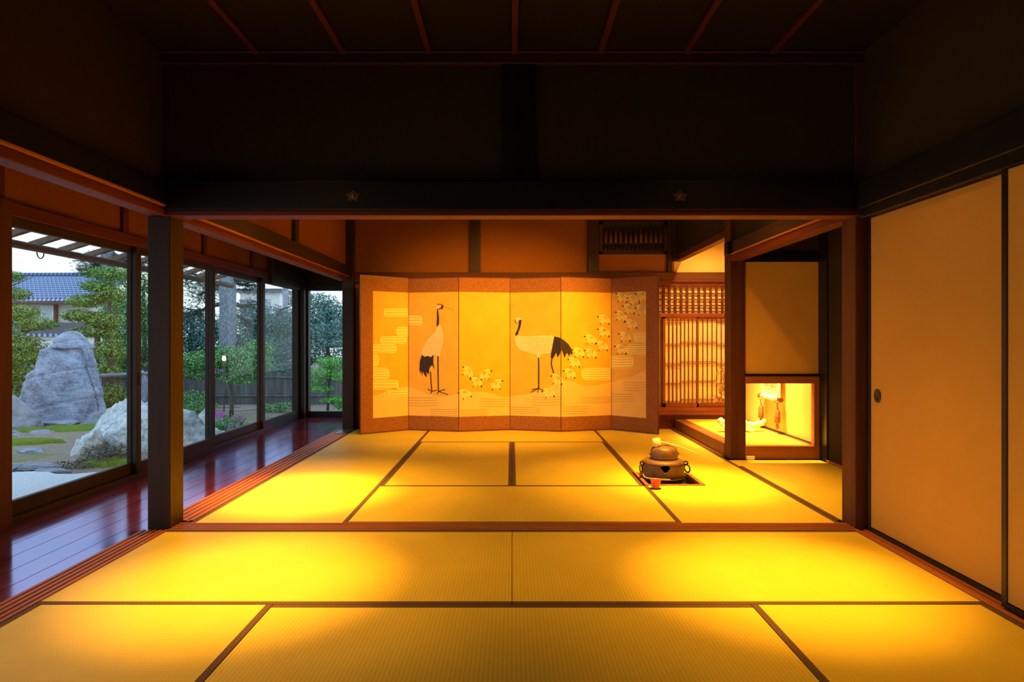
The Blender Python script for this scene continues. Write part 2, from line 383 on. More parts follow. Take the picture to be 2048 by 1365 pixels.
# ------------------------------------------------------------------ front partition over the opening
trim((-2.05, YS0+.005, 1.752), (1.995, YS1-.005, 1.782), 'lintel_x', 'red-brown grooved lintel over the opening between the rooms')
trim((-2.05, YS0-.012, 1.782), (1.995, YS1+.012, 1.942), 'black_x', 'black beam across the room above the opening')
sbox('wall_front_left', (-1.92, 3.51, 1.942), (-.062, 3.57, ZC), 'plaster_shaded', 'dark plaster panel above the opening, left of the short post', 'wall')
sbox('wall_front_right', (.132, 3.51, 1.942), (1.925, 3.57, ZC), 'plaster_shaded', 'dark plaster panel above the opening, right of the short post', 'wall')
trim((-.062, YS0+.01, 1.942), (.132, YS1-.01, ZC), 'black_z', 'short black post dividing the plaster above the opening', 'post')
trim((-2.05, YS0, 2.60), (2.0, YS0+.03, 2.66), 'dark_x', 'thin dark rail where the front plaster meets the ceiling')
trim((-2.05, YS0-.012, 2.655), (2.0, YS0+.03, 2.668), 'batten_x', 'thin red moulding under the front ceiling')
def nail_cover(x, label):
    t = empty('nail_cover', (x, YS0-.012, 1.855), label, 'nail cover', 'metal ornaments on the black beam')
    mb = MB(); z = 1.855; y = YS0-.0125
    pts = []
    for k in range(40):
        a = 2*PI*k/40; r = .026*(1+.22*math.cos(5*a)); pts.append((x+r*1.3*math.sin(a), y, z+r*math.cos(a)))
    mb.prism(pts, (0, -.006, 0)); mb.build('plate', 'nail', t)
    k2 = MB(); k2.lathe([(.012, 0), (.011, .004), (.006, .007), (.0005, .008)], seg=14)
    k2.v = [(x+a, y-.006-c, z+b_) for a, b_, c in k2.v]; k2.build('boss', 'nail', t)
nail_cover(-.88, 'small metal nail cover on the black beam, left of the middle post')
nail_cover(.93, 'small metal nail cover on the black beam, right of the middle post')
# ------------------------------------------------------------------ front ceiling and battens
sbox('ceiling', (-2.1, -2.2, ZC), (2.9, 3.6, ZC+.05), 'ceiling_board', 'dark boarded ceiling of the front room', 'ceiling')
sbox('ceiling.001', (-2.1, 3.6, ZC+.0), (2.9, 7.6, ZC+.05), 'ceiling_board', 'dark boarded ceiling of the back room', 'ceiling')
for k in range(-3, 4):
    x = .015+.475*k
    trim((x-.016, -2.2, ZC-.028), (x+.016, YS0-.014, ZC-.001), 'batten_y', 'thin ceiling batten running away from the camera, number %d from the left' % (k+4), 'batten', .003)
# ------------------------------------------------------------------ left side, inner lintels and plaster
def side_left(y0, y1, where):
    trim((-2.03, y0, 1.752), (-1.935, y1, 1.80), 'lintel_y', 'grooved lintel along the corridor side of the %s room' % where)
    trim((-2.045, y0, 1.80), (-1.92, y1, 1.815), 'red_y', 'thin reddish edge strip on the corridor lintel of the %s room' % where)
    trim((-2.05, y0, 1.815), (-1.93, y1, 1.935), 'black_y' if where == 'front' else 'dark_y', 'dark beam above the corridor lintel of the %s room' % where)
side_left(-2.2, YS0+.03, 'front'); side_left(YS1+.045, 7.36, 'back')
sbox('wall_left', (-2.02, -2.2, 1.935), (-1.96, YS0+.03, ZC), 'plaster_shaded', 'dark plaster above the corridor lintel in the front room', 'wall')
sbox('wall_left_back', (-2.02, YS1+.045, 1.935), (-1.96, 7.36, ZC), 'plaster_lit', 'lamp-lit ochre plaster above the corridor lintel in the back room', 'wall')
post(-1.985, -1.925, 5.56, 5.66, 1.935, ZC, 'dark_z', 'short dark post on the left plaster of the back room')
# ------------------------------------------------------------------ back wall
sbox('wall_back', (-1.865, YB, 1.86), (1.93, YB+.06, ZC), 'plaster_lit', 'lamp-lit ochre plaster across the top of the back wall', 'wall')
sbox('wall_back_lower', (-1.865, YB+.01, -.05), (1.66, YB+.07, 1.75), 'plaster_lit', 'lower back wall hidden behind the folding screen', 'wall')
trim((-1.865, YB-.04, 1.765), (2.70, YB+.05, 1.86), 'post_x', 'dark beam along the back wall above the screen')
trim((-1.865, YB-.05, 1.745), (2.70, YB+.05, 1.765), 'lintel_x', 'reddish rail under the back wall beam')
post(-.50, -.372, YB-.03, YB+.05, 1.86, ZC, 'dark_z', 'short dark post in the middle of the back wall plaster')
post(.90, 1.03, YB-.03, YB+.05, 1.86, ZC, 'dark_z', 'short dark post left of the slatted vent on the back wall')
post(1.845, 1.90, YB-.03, YB+.05, 1.86, ZC, 'dark_z', 'short dark post right of the slatted vent on the back wall')
# slatted vent
t = empty('slatted_vent', (1.45, YB-.02, 2.25), 'dark slatted wooden vent high on the back wall plaster', 'vent')
mb = MB(); x0, x1, z0, z1 = 1.035, 1.84, 2.075, 2.47
mb.box((x0, YB-.035, z0), (x1, YB, z0+.03)).box((x0, YB-.035, z1-.04), (x1, YB, z1))
mb.box((x0, YB-.035, z0), (x0+.04, YB, z1)).box((x1-.04, YB-.035, z0), (x1, YB, z1)).build('frame', 'dark_x', t)
MB().box((x0+.04, YB-.008, z0+.03), (x1-.04, YB-.001, z1-.04)).build('backing', 'hollow_black', t)
for k in range(12):
    x = x0+.075+k*(x1-x0-.15)/11
    mb = MB(); mb.tube([(x, YB-.024, z0+.135), (x, YB-.024, z1-.10)], .014, seg=8); mb.build('slat', 'post_z', t)
mb = MB(); mb.box((x0+.04, YB-.03, z0+.03), (x1-.04, YB-.012, z0+.05))
for k in range(15):
    x = x0+.07+k*(x1-x0-.14)/14; mb.lathe([(.014, 0), (.016, .02), (.009, .05), (.003, .06)], (x, YB-.02, z0+.05), seg=8)
mb.build('carved_rail', 'dark_x', t)

# ------------------------------------------------------------------ alcove (tokonoma)
sbox('wall_alcove_far', (1.93, YB+.0, 1.86), (2.78, YB+.06, ZC), 'plaster_toko_lit', 'lamp-lit bright plaster above the paper window inside the alcove', 'wall')
sbox('wall_alcove_side', (2.72, 5.68, .12), (2.78, YB, ZC), 'plaster_toko_lit', 'lamp-lit yellow plaster wall behind the hanging scroll', 'wall')
sbox('wall_alcove_front', (1.955, 5.68, 2.06), (2.0, YB-.08, ZC), 'plaster_shaded', 'dark plaster above the alcove opening', 'wall')
trim((1.935, 5.68, 1.99), (2.02, YB-.03, 2.06), 'post_y', 'beam over the alcove opening')
# raised floor
trim((1.925, 5.68, -.05), (2.045, YB-.02, .118), 'kamachi', 'dark wooden step edge of the raised alcove floor', 'step', .005)
trim((1.90, 5.68, -.05), (1.924, YB-.02, .010), 'red_y', 'thin red rail along the foot of the alcove step', 'rail', .002)
t = empty('tatami_mat', (2.38, 6.5, .12), 'raised tatami mat of the alcove floor', 'tatami mat')
MB().box((2.048, 5.60, .06), (2.66, YB-.02, .118)).build('rush_surface', 'tatami_y', t)
MB().box((2.66, 5.60, .06), (2.70, YB-.02, .119)).build('cloth_border', 'tatami_border', t)
trim((2.70, 5.60, .06), (2.72, YB-.02, .130), 'dark_y', 'thin dark skirting at the foot of the scroll wall', 'skirting', .001)
# low panel under shoin window
trim((1.926, YB-.02, .119), (2.72, YB+.04, .27), 'lintel_x', 'dark red board under the paper window in the alcove', 'board')
trim((1.66, YB-.02, -.05), (1.924, YB+.04, .27), 'lintel_x', 'dark red board under the paper window beside the alcove step', 'board')
trim((1.66, YB-.06, .17), (2.72, YB-.02, .205), 'shoji_wood', 'sill shelf of the paper window', 'sill')
trim((1.66, YB-.045, .205), (2.72, YB+.02, .26), 'shoji_wood', 'bottom rail housing of the paper window', 'rail')
# shoin lattice window and paper doors
trim((1.66, YB-.04, 1.33), (2.72, YB+.02, 1.375), 'shoji_wood', 'red rail between the square lattice and the paper window', 'rail')
t = empty('window_1', (2.2, YB, 1.53), 'square wooden lattice backed with paper, above the striped paper window', 'lattice window', kind='structure')
lz0, lz1 = 1.375, 1.70
MB().box((1.66, YB+.012, lz0), (2.72, YB+.018, lz1)).build('paper', 'shoji_paper', t)
mb = MB()
mb.box((1.66, YB-.02, 1.70), (2.72, YB+.02, 1.745))
x = 1.725
while x < 2.70:
    mb.box((x, YB-.012, lz0), (x+.024, YB+.011, lz1)); x += .0697
for k in range(5):
    z = 1.395+k*.0714
    mb.box((1.66, YB-.018, z-.011), (2.72, YB-.0125, z-.001)); mb.box((1.66, YB-.018, z+.001), (2.72, YB-.0125, z+.011))
mb.build('lattice', 'lintel_x', t)
t = empty('window_2', (2.2, YB, .8), 'paper window with thin vertical bars and stepped cross bars beside the alcove', 'paper window', kind='structure')
def sash(x0, x1, y, step, right):
    s = MB().box((x0+.02, y+.012, .275), (x1-.02, y+.015, 1.315)).build('sash', 'shoji_paper', t)
    mb = MB(); mb.box((x0, y-.012, .262), (x0+.030, y+.016, 1.33)).box((x1-.022, y-.012, .262), (x1, y+.016, 1.33))
    mb.box((x0, y-.012, .262), (x1, y+.016, .305)).box((x0, y-.012, 1.31), (x1, y+.016, 1.33)); mb.build('sash_frame', 'shoji_wood', s)
    mb = MB(); n = 8
    for k in range(1, n):
        x = x0+.03+k*(x1-.052-x0)/n; mb.box((x-.005, y-.004, .30), (x+.005, y+.011, 1.315))
    for zz in (.33, .545, .775, 1.01, 1.285):
        for a, b_, dz in ((0, .5, -.012 if not right else .012), (.5, 1, .012 if not right else -.012)):
            xa = x0+.03+a*(x1-.052-x0); xb = x0+.03+b_*(x1-.052-x0)
            mb.box((xa, y-.009, zz+dz-.013), (xb, y-.0045, zz+dz-.005)); mb.box((xa, y-.009, zz+dz+.005), (xb, y-.0045, zz+dz+.013))
    mb.build('bars', 'shoji_wood', s)
sash(1.79, 2.215, YB-.018, 0, False); sash(2.19, 2.68, YB+.004, 0, True)
MB().box((1.66, YB+.03, .26), (1.81, YB+.033, 1.33)).build('paper', 'shoji_paper', t)
MB().box((1.66, YB+.05, .26), (2.78, YB+.06, 1.75)).build('outer_board', 'plaster_toko_lit', t)

# low window wall (between side bay and alcove)
YP = 5.55
sbox('wall_partition', (2.062, YP, .757), (2.72, YP+.05, 1.75), 'partition_paper', 'tall beige plaster panel above the low alcove opening', 'wall')
sbox('wall_partition_top', (2.062, YP, 1.83), (2.72, YP+.05, ZC), 'plaster_shaded', 'dark plaster above the beige panel', 'wall')
trim((2.062, YP-.02, 1.75), (2.72, YP+.05, 1.83), 'black_x', 'black rail over the beige panel')
trim((2.055, YP-.015, .735), (2.72, YP+.05, .757), 'black_x', 'thin black rail under the beige panel')
trim((2.062, YP-.02, .672), (2.725, YP+.045, .735), 'red_x', 'red-brown lintel over the low alcove opening')
trim((2.062, YP-.02, .0), (2.725, YP+.045, .118), 'red_x', 'dark red board below the low alcove opening')
trim((2.675, YP-.018, .118), (2.725, YP+.04, .672), 'red_z', 'red-brown jamb on the right of the low alcove opening', 'jamb')
trim((2.72, YP-.15, -.05), (2.80, YP+.05, ZC), 'black_z', 'black corner post right of the beige panel', 'post')
trim((2.066, YP-.010, .118), (2.072, YP+.04, .735), 'black_z', 'thin black edge strip on the alcove pillar beside the low opening', 'jamb', .001)
# side bay
sbox('wall_right_bay', (2.735, YS1-.1, -.05), (2.80, YP-.15, ZC), 'plaster_shaded', 'dark plaster wall of the side bay on the right', 'wall')
sbox('wall_right_bay_near', (2.0, YS0+.03, -.05), (2.80, YS1+.045, ZC), 'plaster_shaded', 'dark plaster wall hidden behind the papered door pillar', 'wall')
trim((2.715, YS1+.05, -.05), (2.735, YP-.15, .02), 'red_y', 'red skirting along the dark wall of the side bay', 'skirting', .002)
trim((1.935, YS1+.045, 1.755), (2.03, 5.525, 1.81), 'lintel_y', 'grooved lintel over the side bay')
trim((1.925, YS1+.045, 1.81), (2.04, 5.525, 1.825), 'red_y', 'thin reddish edge strip on the side bay lintel')
trim((1.935, YS1+.045, 1.825), (2.04, 5.525, 1.93), 'dark_y', 'dark beam over the side bay lintel')
sbox('wall_right_upper', (1.96, YS1+.045, 1.93), (2.02, 5.525, ZC), 'plaster_shaded', 'dark plaster above the side bay lintel', 'wall')
trim((1.900, 5.50, 1.815), (1.935, 5.60, 1.925), 'black_y', 'black beam end capping the alcove pillar', 'beam end')
t = tag(MB().box((2.068, 5.492, .001), (2.135, 5.526, .034)).build('wooden_block', 'shoji_paper', bevel=.003), 'small pale block on the floor at the foot of the alcove pillar', 'block')

# ------------------------------------------------------------------ right wall, front room
trim((1.94, -2.2, 1.735), (2.06, YS0+.03, 1.785), 'black_y', 'black grooved lintel over the papered sliding doors')
trim((1.915, -2.2, 1.785), (2.06, YS0+.03, 1.935), 'black_y', 'black beam above the papered sliding doors')
sbox('wall_right', (1.96, -2.2, 1.935), (2.02, YS0+.03, ZC), 'plaster_shaded', 'dark plaster above the papered sliding doors', 'wall')
sbox('wall_right_outer', (2.07, -2.2, -.05), (2.12, YS0+.03, 1.80), 'plaster_shaded', 'dark wall behind the papered sliding doors', 'wall')
def fusuma(n, y0, y1, x, label, pull_y):
    t = empty('door_%d' % n, (x, (y0+y1)/2, .01), label, 'sliding door', kind='structure')
    MB().box((x+.004, y0+.02, .03), (x+.022, y1-.02, 1.73)).build('paper_panel', 'fusuma_paper', t)
    mb = MB()
    mb.box((x-.002, y0, .005), (x+.026, y0+.025, 1.734)).box((x-.002, y1-.025, .005), (x+.026, y1, 1.734))
    mb.box((x-.002, y0+.025, .005), (x+.026, y1-.025, .026)).box((x-.002, y0+.025, 1.728), (x+.026, y1-.025, 1.734)); mb.build('frame', 'black_z', t)
    mb = MB(); a = MB().lathe([(.037, 0), (.037, .005), (.029, .006), (.026, .001), (.0005, .0005)], seg=28)
    mb.v = [(x+.0035-c, pull_y+p_*.8, .757+q_) for p_, q_, c in a.v]; mb.f = a.f; mb.m = a.m; mb.mats = a.mats; mb.smooth = a.smooth
    h = mb.build('door_pull', 'bronze', t)
fusuma(1, 2.475, 3.465, 1.972, 'large plain papered sliding door with black frame on the right wall', 3.375)
fusuma(2, 1.52, 2.475, 1.940, 'papered sliding door cut by the right edge of the view', 1.62)
fusuma(3, .56, 1.515, 1.972, 'papered sliding door outside the view', 1.40)
sbox('wall_back_lightstop', (-1.84, YB+.075, -.3), (3.0, YB+.20, 2.8), 'plaster_shaded', 'added sheet behind the back wall, keeping sky light out', 'wall')  # unseen shell added to stop sky light leaking into the rooms
sbox('wall_right_lightstop', (2.81, -2.2, -.3), (2.95, YB+.075, 2.8), 'plaster_shaded', 'added shell right of both rooms, keeping sky light out', 'wall')
sbox('floor.002', (-1.83, -2.2, -.34), (2.95, YB+.2, -.31), 'dark_y', 'added sheet below the rooms, keeping sky light out', 'floor')
# ------------------------------------------------------------------ unseen rear enclosure, blocks outside light
sbox('wall_rear', (-3.1, -2.3, -.5), (2.9, -2.2, 2.8), 'plaster_shaded', 'unseen wall behind the camera', 'wall')

# ------------------------------------------------------------------ corridor: window wall
XW = -2.97
trim((-3.06, -2.2, -.08), (-2.93, 8.75, .012), 'dark_y', 'dark sill under the corridor windows', 'sill')
trim((-3.04, -2.2, 1.79), (-2.93, 8.80, 1.87), 'lintel_y', 'reddish lintel above the corridor windows')
sbox('wall_corridor', (-3.01, -2.2, 1.87), (-2.96, 8.8, 2.45), 'plaster_lit', 'plaster band above the corridor windows', 'wall')
sbox('ceiling.002', (-3.1, -2.2, 2.42), (-2.02, 8.85, 2.46), 'ceiling_board', 'dark ceiling of the corridor', 'ceiling')
for k, y in enumerate((2.4, 3.55, 4.72, 5.95, 7.05, 8.3)):
    trim((-2.975, y, 1.87), (-2.935, y+.07, 2.42), 'lintel_z', 'short red post on the plaster above the windows, number %d from the near end' % (k+1), 'post')
trim((-2.965, 7.55, 1.74), (-2.90, 8.8, 2.42), 'dark_z', 'dark board at the far end above the windows', 'board')  # dark board over the far end of the plaster band
post(-3.02, -2.90, 3.50, 3.63, -.05, 1.87, 'post_z', 'reddish corridor post at the left edge of the view')
post(-3.03, -2.86, 8.60, 8.80, -.05, 2.42, 'dark_z', 'dark corner post at the far end of the corridor')
def window(n, y0, y1, x, label):
    t = empty('window_%d' % n, (x, (y0+y1)/2, .012), label, 'window', kind='structure')
    fr = MB(); fr.box((x-.018, y0, .012), (x+.018, y0+.06, 1.79)).box((x-.018, y1-.06, .012), (x+.018, y1, 1.79))
    fr.box((x-.018, y0+.06, .012), (x+.018, y1-.06, .10)).box((x-.018, y0+.06, 1.733), (x+.018, y1-.06, 1.79))
    fr.build('frame', 'dark_z', t, bevel=.003)
    MB().box((x-.0025, y0+.055, .095), (x+.0025, y1-.055, 1.737)).build('glass_pane', 'glass', t)
    return t
window(3, 3.63, 4.93, -2.985, 'nearest corridor window, showing the standing stone')
w4 = window(4, 4.875, 6.165, -2.945, 'second corridor window, half behind the thick pillar')
window(5, 6.11, 7.41, -2.985, 'third corridor window, showing the pine trunk and azalea')
window(6, 7.355, 8.60, -2.945, 'farthest side window of the corridor')
MB().box((-2.925, 4.90, .70), (-2.920, 4.925, .80)).build('latch', 'bronze', w4)
window(7, 2.2, 3.50, -2.985, 'corridor window left of the view'); window(8, .9, 2.2, -2.985, 'second corridor window left of the view')
window(9, -.8, .9, -2.985, 'third corridor window left of the view'); window(10, -2.2, -.8, -2.985, 'fourth corridor window left of the view')
# end window
t = empty('window_11', (-2.3, 8.75, 0), 'tall narrow window closing the far end of the corridor', 'window', kind='structure')
mb = MB(); mb.box((-2.86, 8.70, -.02), (-2.835, 8.80, 1.80)).box((-2.835, 8.72, -.02), (-1.90, 8.78, .06)).box((-2.835, 8.72, 1.745), (-1.90, 8.78, 1.80)).box((-1.98, 8.72, .06), (-1.9, 8.78, 1.745))
mb.build('frame', 'dark_z', t); MB().box((-2.837, 8.748, .055), (-1.975, 8.752, 1.75)).build('glass_pane', 'glass', t)
sbox('wall_corridor_end', (-2.90, 8.72, 1.80), (-1.86, 8.80, 2.45), 'plaster_shaded', 'dark wall above the end window', 'wall')
sbox('wall_corridor_inner', (-1.90, 7.50, -.09), (-1.84, 8.80, 2.45), 'plaster_shaded', 'corridor wall behind the folding screen', 'wall')
# ------------------------------------------------------------------ eaves outside
t = empty('eave_roof', (-3.6, 4, 2.1), 'low wooden eave with exposed rafters outside the corridor windows', 'eave')
mb = MB(); mb.prism([(-3.03, -2.2, 2.34), (-4.05, -2.2, 2.02), (-4.05, -2.2, 2.05), (-3.03, -2.2, 2.37)], (0, 11.4, 0)); mb.build('roof_deck', 'eave_wood', t)
mb = MB().tube([(-4.12, -2.2, 1.855), (-4.12, 9.2, 1.855)], .034, seg=10); mb.build('eave_pole', 'eave_wood', t)
for k in range(22):
    y = 1.2+k*.365
    MB().prism([(-3.03, y, 2.28), (-4.32, y, 1.885), (-4.32, y, 1.935), (-3.03, y, 2.335)], (0, .05, 0)).build('rafter', 'eave_wood', t)
hk = MB().tube([(-4.12, 5.46+.04*math.cos(a), 1.80-.05*math.sin(a)+.02) for a in [PI*i/10 for i in range(11)]], .005, seg=6)
hk.build('hook', 'ring_iron', t)

# ------------------------------------------------------------------ folding screen
PTS = [(720, 6.97), (817, 7.33), (917.5, 7.19), (1020, 7.33), (1122, 7.19), (1223, 7.35), (1317, 6.97)]
XY = [Vector((PXX(p, y), y)) for p, y in PTS]
scr = empty('folding_screen', (0, 7.2, 0), 'six-panel gold folding screen painted with two cranes, in front of the back wall', 'folding screen')
A = lambda x, y: (700+x/3.79, 520+y/3.79)
Bz = lambda x, y: (1010+x/3.79, 520+y/3.79)
ART = []     # (layer, material, polygon in photo pixels)
def art(layer, m, pts, conv): ART.append((layer, m, [conv(*p_) for p_ in pts]))
def stroke(layer, m, pts, w, conv):
    for (a, b_) in zip(pts, pts[1:]):
        d = Vector(b_)-Vector(a); nn = Vector((-d.y, d.x)).normalized()*w/2; ex = d.normalized()*w*.3
        art(layer, m, [tuple(Vector(a)+nn-ex), tuple(Vector(b_)+nn+ex), tuple(Vector(b_)-nn+ex), tuple(Vector(a)-nn-ex)], conv)
# hills
art(1, 'screen_cream', [(175, 1040), (300, 985), (440, 958), (500, 980), (580, 1015), (700, 1040), (760, 1030), (820, 1012), (900, 1003), (990, 1000), (1080, 1015), (1150, 1040), (1215, 1040), (1215, 1250), (175, 1250)], A)
art(1, 'screen_cream', [(37, 1035), (100, 1028), (200, 1015), (260, 990), (330, 975), (425, 910), (520, 925), (600, 955), (680, 955), (760, 935), (800, 930), (870, 905), (960, 890), (1020, 855), (1070, 838), (1070, 1250), (37, 1250)], Bz)
def cloud(x0, y0, x1, y1, conv, lo, ro, m='relief_cream', nl=4):
    r = (y1-y0)*.45; pts = []
    def corner(cx, cy, a0): return [(cx+r*.6*math.cos(a0+k*PI/8), cy+r*math.sin(a0+k*PI/8)) for k in range(5)]
    pts += (corner(x0+r*.6, y0+r, PI) if lo else [(x0, y0)])
    pts += (corner(x1-r*.6, y0+r, 1.5*PI) if ro else [(x1, y0)])
    pts += (corner(x1-r*.6, y1-r, 0) if ro else [(x1, y1)])
    pts += (corner(x0+r*.6, y1-r, PI/2) if lo else [(x0, y1)])
    if m: art(2, m, pts, conv)
    for k in range(nl):
        y = y0+(y1-y0)*(k+.5)/nl; stroke(3, 'relief_line', [(x0+(12 if lo else 0), y), ((x0+x1)/2, y+3), (x1-(12 if ro else 0), y-1)], 3.2, conv)
for c_ in ((255, 370, 440, 432, 1, 0), (440, 422, 550, 495, 0, 1), (350, 508, 440, 580, 1, 0), (228, 580, 430, 637, 1, 1), (175, 640, 352, 708, 0, 1),
           (175, 710, 220, 812, 0, 1), (175, 818, 298, 915, 0, 1), (175, 912, 370, 985, 0, 1), (290, 975, 440, 1035, 1, 0)):
    cloud(*c_[:4], A, c_[4], c_[5], nl=5 if c_[3]-c_[1] > 90 else 3)
for c_ in ((440, 1035, 660, 1115), (610, 1125, 820, 1190), (990, 1045, 1210, 1120), (825, 1130, 1045, 1190)): cloud(*c_, A, 0, 0, None, 4)
for c_ in ((975, 548, 1070, 632, 1, 0), (920, 640, 1070, 722, 1, 0), (800, 728, 975, 822, 0, 1), (580, 820, 800, 912, 1, 0)):
    cloud(*c_[:4], Bz, c_[4], c_[5], nl=5)
for c_ in ((900, 920, 1070, 1000), (805, 1010, 970, 1080), (580, 1035, 800, 1090), (435, 1105, 630, 1175), (205, 1030, 425, 1110), (40, 1110, 265, 1170)): cloud(*c_, Bz, 0, 0, None, 4)
# left crane
art(4, 'crane_white', [(658, 510), (650, 545), (600, 590), (565, 640), (548, 690), (543, 715), (565, 735), (590, 728), (615, 738), (640, 718), (650, 732), (682, 732), (690, 690), (705, 640), (709, 590), (703, 540), (690, 500), (676, 488)], A)
art(4, 'crane_white', [(655, 345), (680, 338), (690, 352), (686, 372), (666, 376), (656, 366)], A)
art(5, 'ink', [(668, 378), (686, 374), (705, 372), (708, 350), (700, 338), (692, 352), (688, 364), (662, 374), (658, 400), (660, 440), (656, 480), (660, 510), (674, 492), (676, 440), (670, 400)], A)
art(5, 'red_crown', [(656, 342), (668, 332), (700, 337), (708, 346), (692, 344), (668, 344)], A)
art(5, 'ink', [(545, 720), (530, 770), (526, 830), (534, 868), (541, 838), (548, 882), (556, 846), (566, 876), (584, 893), (578, 852), (596, 872), (604, 820), (622, 798), (642, 832), (632, 780), (634, 718), (614, 738), (590, 728), (566, 736)], A)
stroke(5, 'relief_line', [(708, 356), (795, 383)], 4, A)
stroke(5, 'ink', [(667, 732), (668, 860), (671, 1000)], 9, A); stroke(5, 'ink', [(611, 850), (615, 930), (621, 1000)], 8, A)
for s_ in (((671, 998), (742, 1022)), ((671, 998), (722, 982)), ((671, 998), (662, 1016)), ((621, 998), (590, 980)), ((621, 998), (656, 990)), ((621, 1000), (612, 1014))): stroke(5, 'ink', s_, 6, A)
for r_ in range(9):
    for c_ in range(7):
        x = 566+c_*20+(r_ % 2)*10; y = 585+r_*16
        if x > 545+ (735-y)*.0+max(0, (650-y)*.55) and x < 700: stroke(6, 'relief_line', [(x, y), (x+5, y+6), (x+10, y)], 1.8, A)
# right crane
art(4, 'crane_white', [(78, 578), (72, 600), (85, 650), (120, 685), (170, 700), (235, 720), (252, 748), (264, 745), (272, 716), (340, 708), (352, 690), (362, 640), (376, 580), (350, 572), (320, 578), (290, 572), (250, 577), (180, 580), (110, 576)], Bz)
art(4, 'crane_white', [(74, 455), (85, 440), (110, 435), (128, 446), (130, 470), (122, 510), (104, 560), (98, 572), (90, 560), (100, 520), (104, 485), (88, 470)], Bz)
art(5, 'ink', [(102, 462), (126, 452), (126, 472), (116, 518), (104, 548), (102, 562), (80, 580), (78, 560), (92, 534), (102, 500), (104, 482)], Bz)
art(5, 'red_crown', [(74, 452), (82, 456), (84, 474), (96, 482), (84, 486), (74, 472)], Bz)
art(5, 'ink', [(374, 580), (420, 592), (450, 612), (482, 640), (503, 676), (513, 712), (500, 722), (496, 704), (486, 736), (472, 706), (462, 720), (450, 748), (442, 716), (426, 680), (416, 716), (398, 742), (388, 704), (366, 748), (358, 736), (344, 750), (350, 706), (362, 640)], Bz)
stroke(5, 'ink', [(358, 740), (350, 790), (358, 820), (368, 856)], 9, Bz); stroke(5, 'ink', [(255, 745), (256, 860), (255, 978)], 10, Bz)
for s_ in (((255, 975), (196, 1004)), ((255, 975), (205, 984)), ((255, 975), (298, 995)), ((255, 975), (246, 1008))): stroke(5, 'ink', s_, 6, Bz)
for r_ in range(7):
    for c_ in range(9):
        x = 178+c_*20+(r_ % 2)*10; y = 592+r_*16
        if x < 355 and y < 700-(10 if c_ > 6 else 0): stroke(6, 'relief_line', [(x, y), (x+5, y+6), (x+10, y)], 1.8, Bz)
# white bell blossoms with dark tips
def bell(x, y, s_, a, conv):
    for k, da in enumerate((-1.0, 0, .9)):
        th = a+da; L = s_*(1, 1.15, 1)[k]; d = Vector((math.cos(th), math.sin(th))); nn = Vector((-d.y, d.x))
        o = Vector((x, y)); w = s_*.30
        pts = [o-nn*w*.35, o+d*L*.45-nn*w, o+d*L*.85-nn*w*.7, o+d*L, o+d*L*.85+nn*w*.7, o+d*L*.45+nn*w, o+nn*w*.35]
        art(4, 'relief_cream', [tuple(p_) for p_ in pts], conv)
        art(5, 'flower_red' if k == 1 else 'ink', [tuple(o+d*L*.86-nn*w*.35), tuple(o+d*L*1.2), tuple(o+d*L*.86+nn*w*.35)], conv)
        stroke(6, 'relief_line', [tuple(o+d*L*.2), tuple(o+d*L*.75)], 2, conv)
for x, y, a in ((915, 835, 2.6), (1010, 850, .9), (975, 905, 2.2), (1095, 925, .9), (880, 990, 1.9)): bell(x, y, 62, a, A)
stroke(4, 'relief_line', [(960, 985), (1010, 940), (1060, 920), (1100, 925)], 4, A)
for x, y, a in ((765, 430, 2.2), (765, 525, 2.2), (665, 580, 2.2), (752, 630, 2.2), (665, 685, 2.2), (572, 680, 2.2), (540, 755, 2.2), (505, 840, 2.2), (412, 885, 2.3), (340, 985, 2.0), (905, 262, 2.3), (985, 275, 2.0),
                (1052, 250, 2.1), (955, 350, 2.2), (1050, 358, 2.1), (900, 408, 2.4), (970, 462, 2.1), (925, 560, 2.2), (895, 655, 2.2)): bell(x, y, 62, a, Bz)
def clipx(poly, xa, xb):
    for lim, sgn in ((xa, 1), (xb, -1)):
        out = []
        for i in range(len(poly)):
            p_, q_ = poly[i-1], poly[i]; pi_ = (p_[0]-lim)*sgn >= 0; qi = (q_[0]-lim)*sgn >= 0
            if pi_ != qi:
                t_ = (lim-p_[0])/(q_[0]-p_[0]); out.append((lim, p_[1]+t_*(q_[1]-p_[1])))
            if qi: out.append(q_)
        poly = out
        if not poly: return []
    return poly
ZT0, ZT1, ZP0, ZP1 = .004, 1.785, .172, 1.612
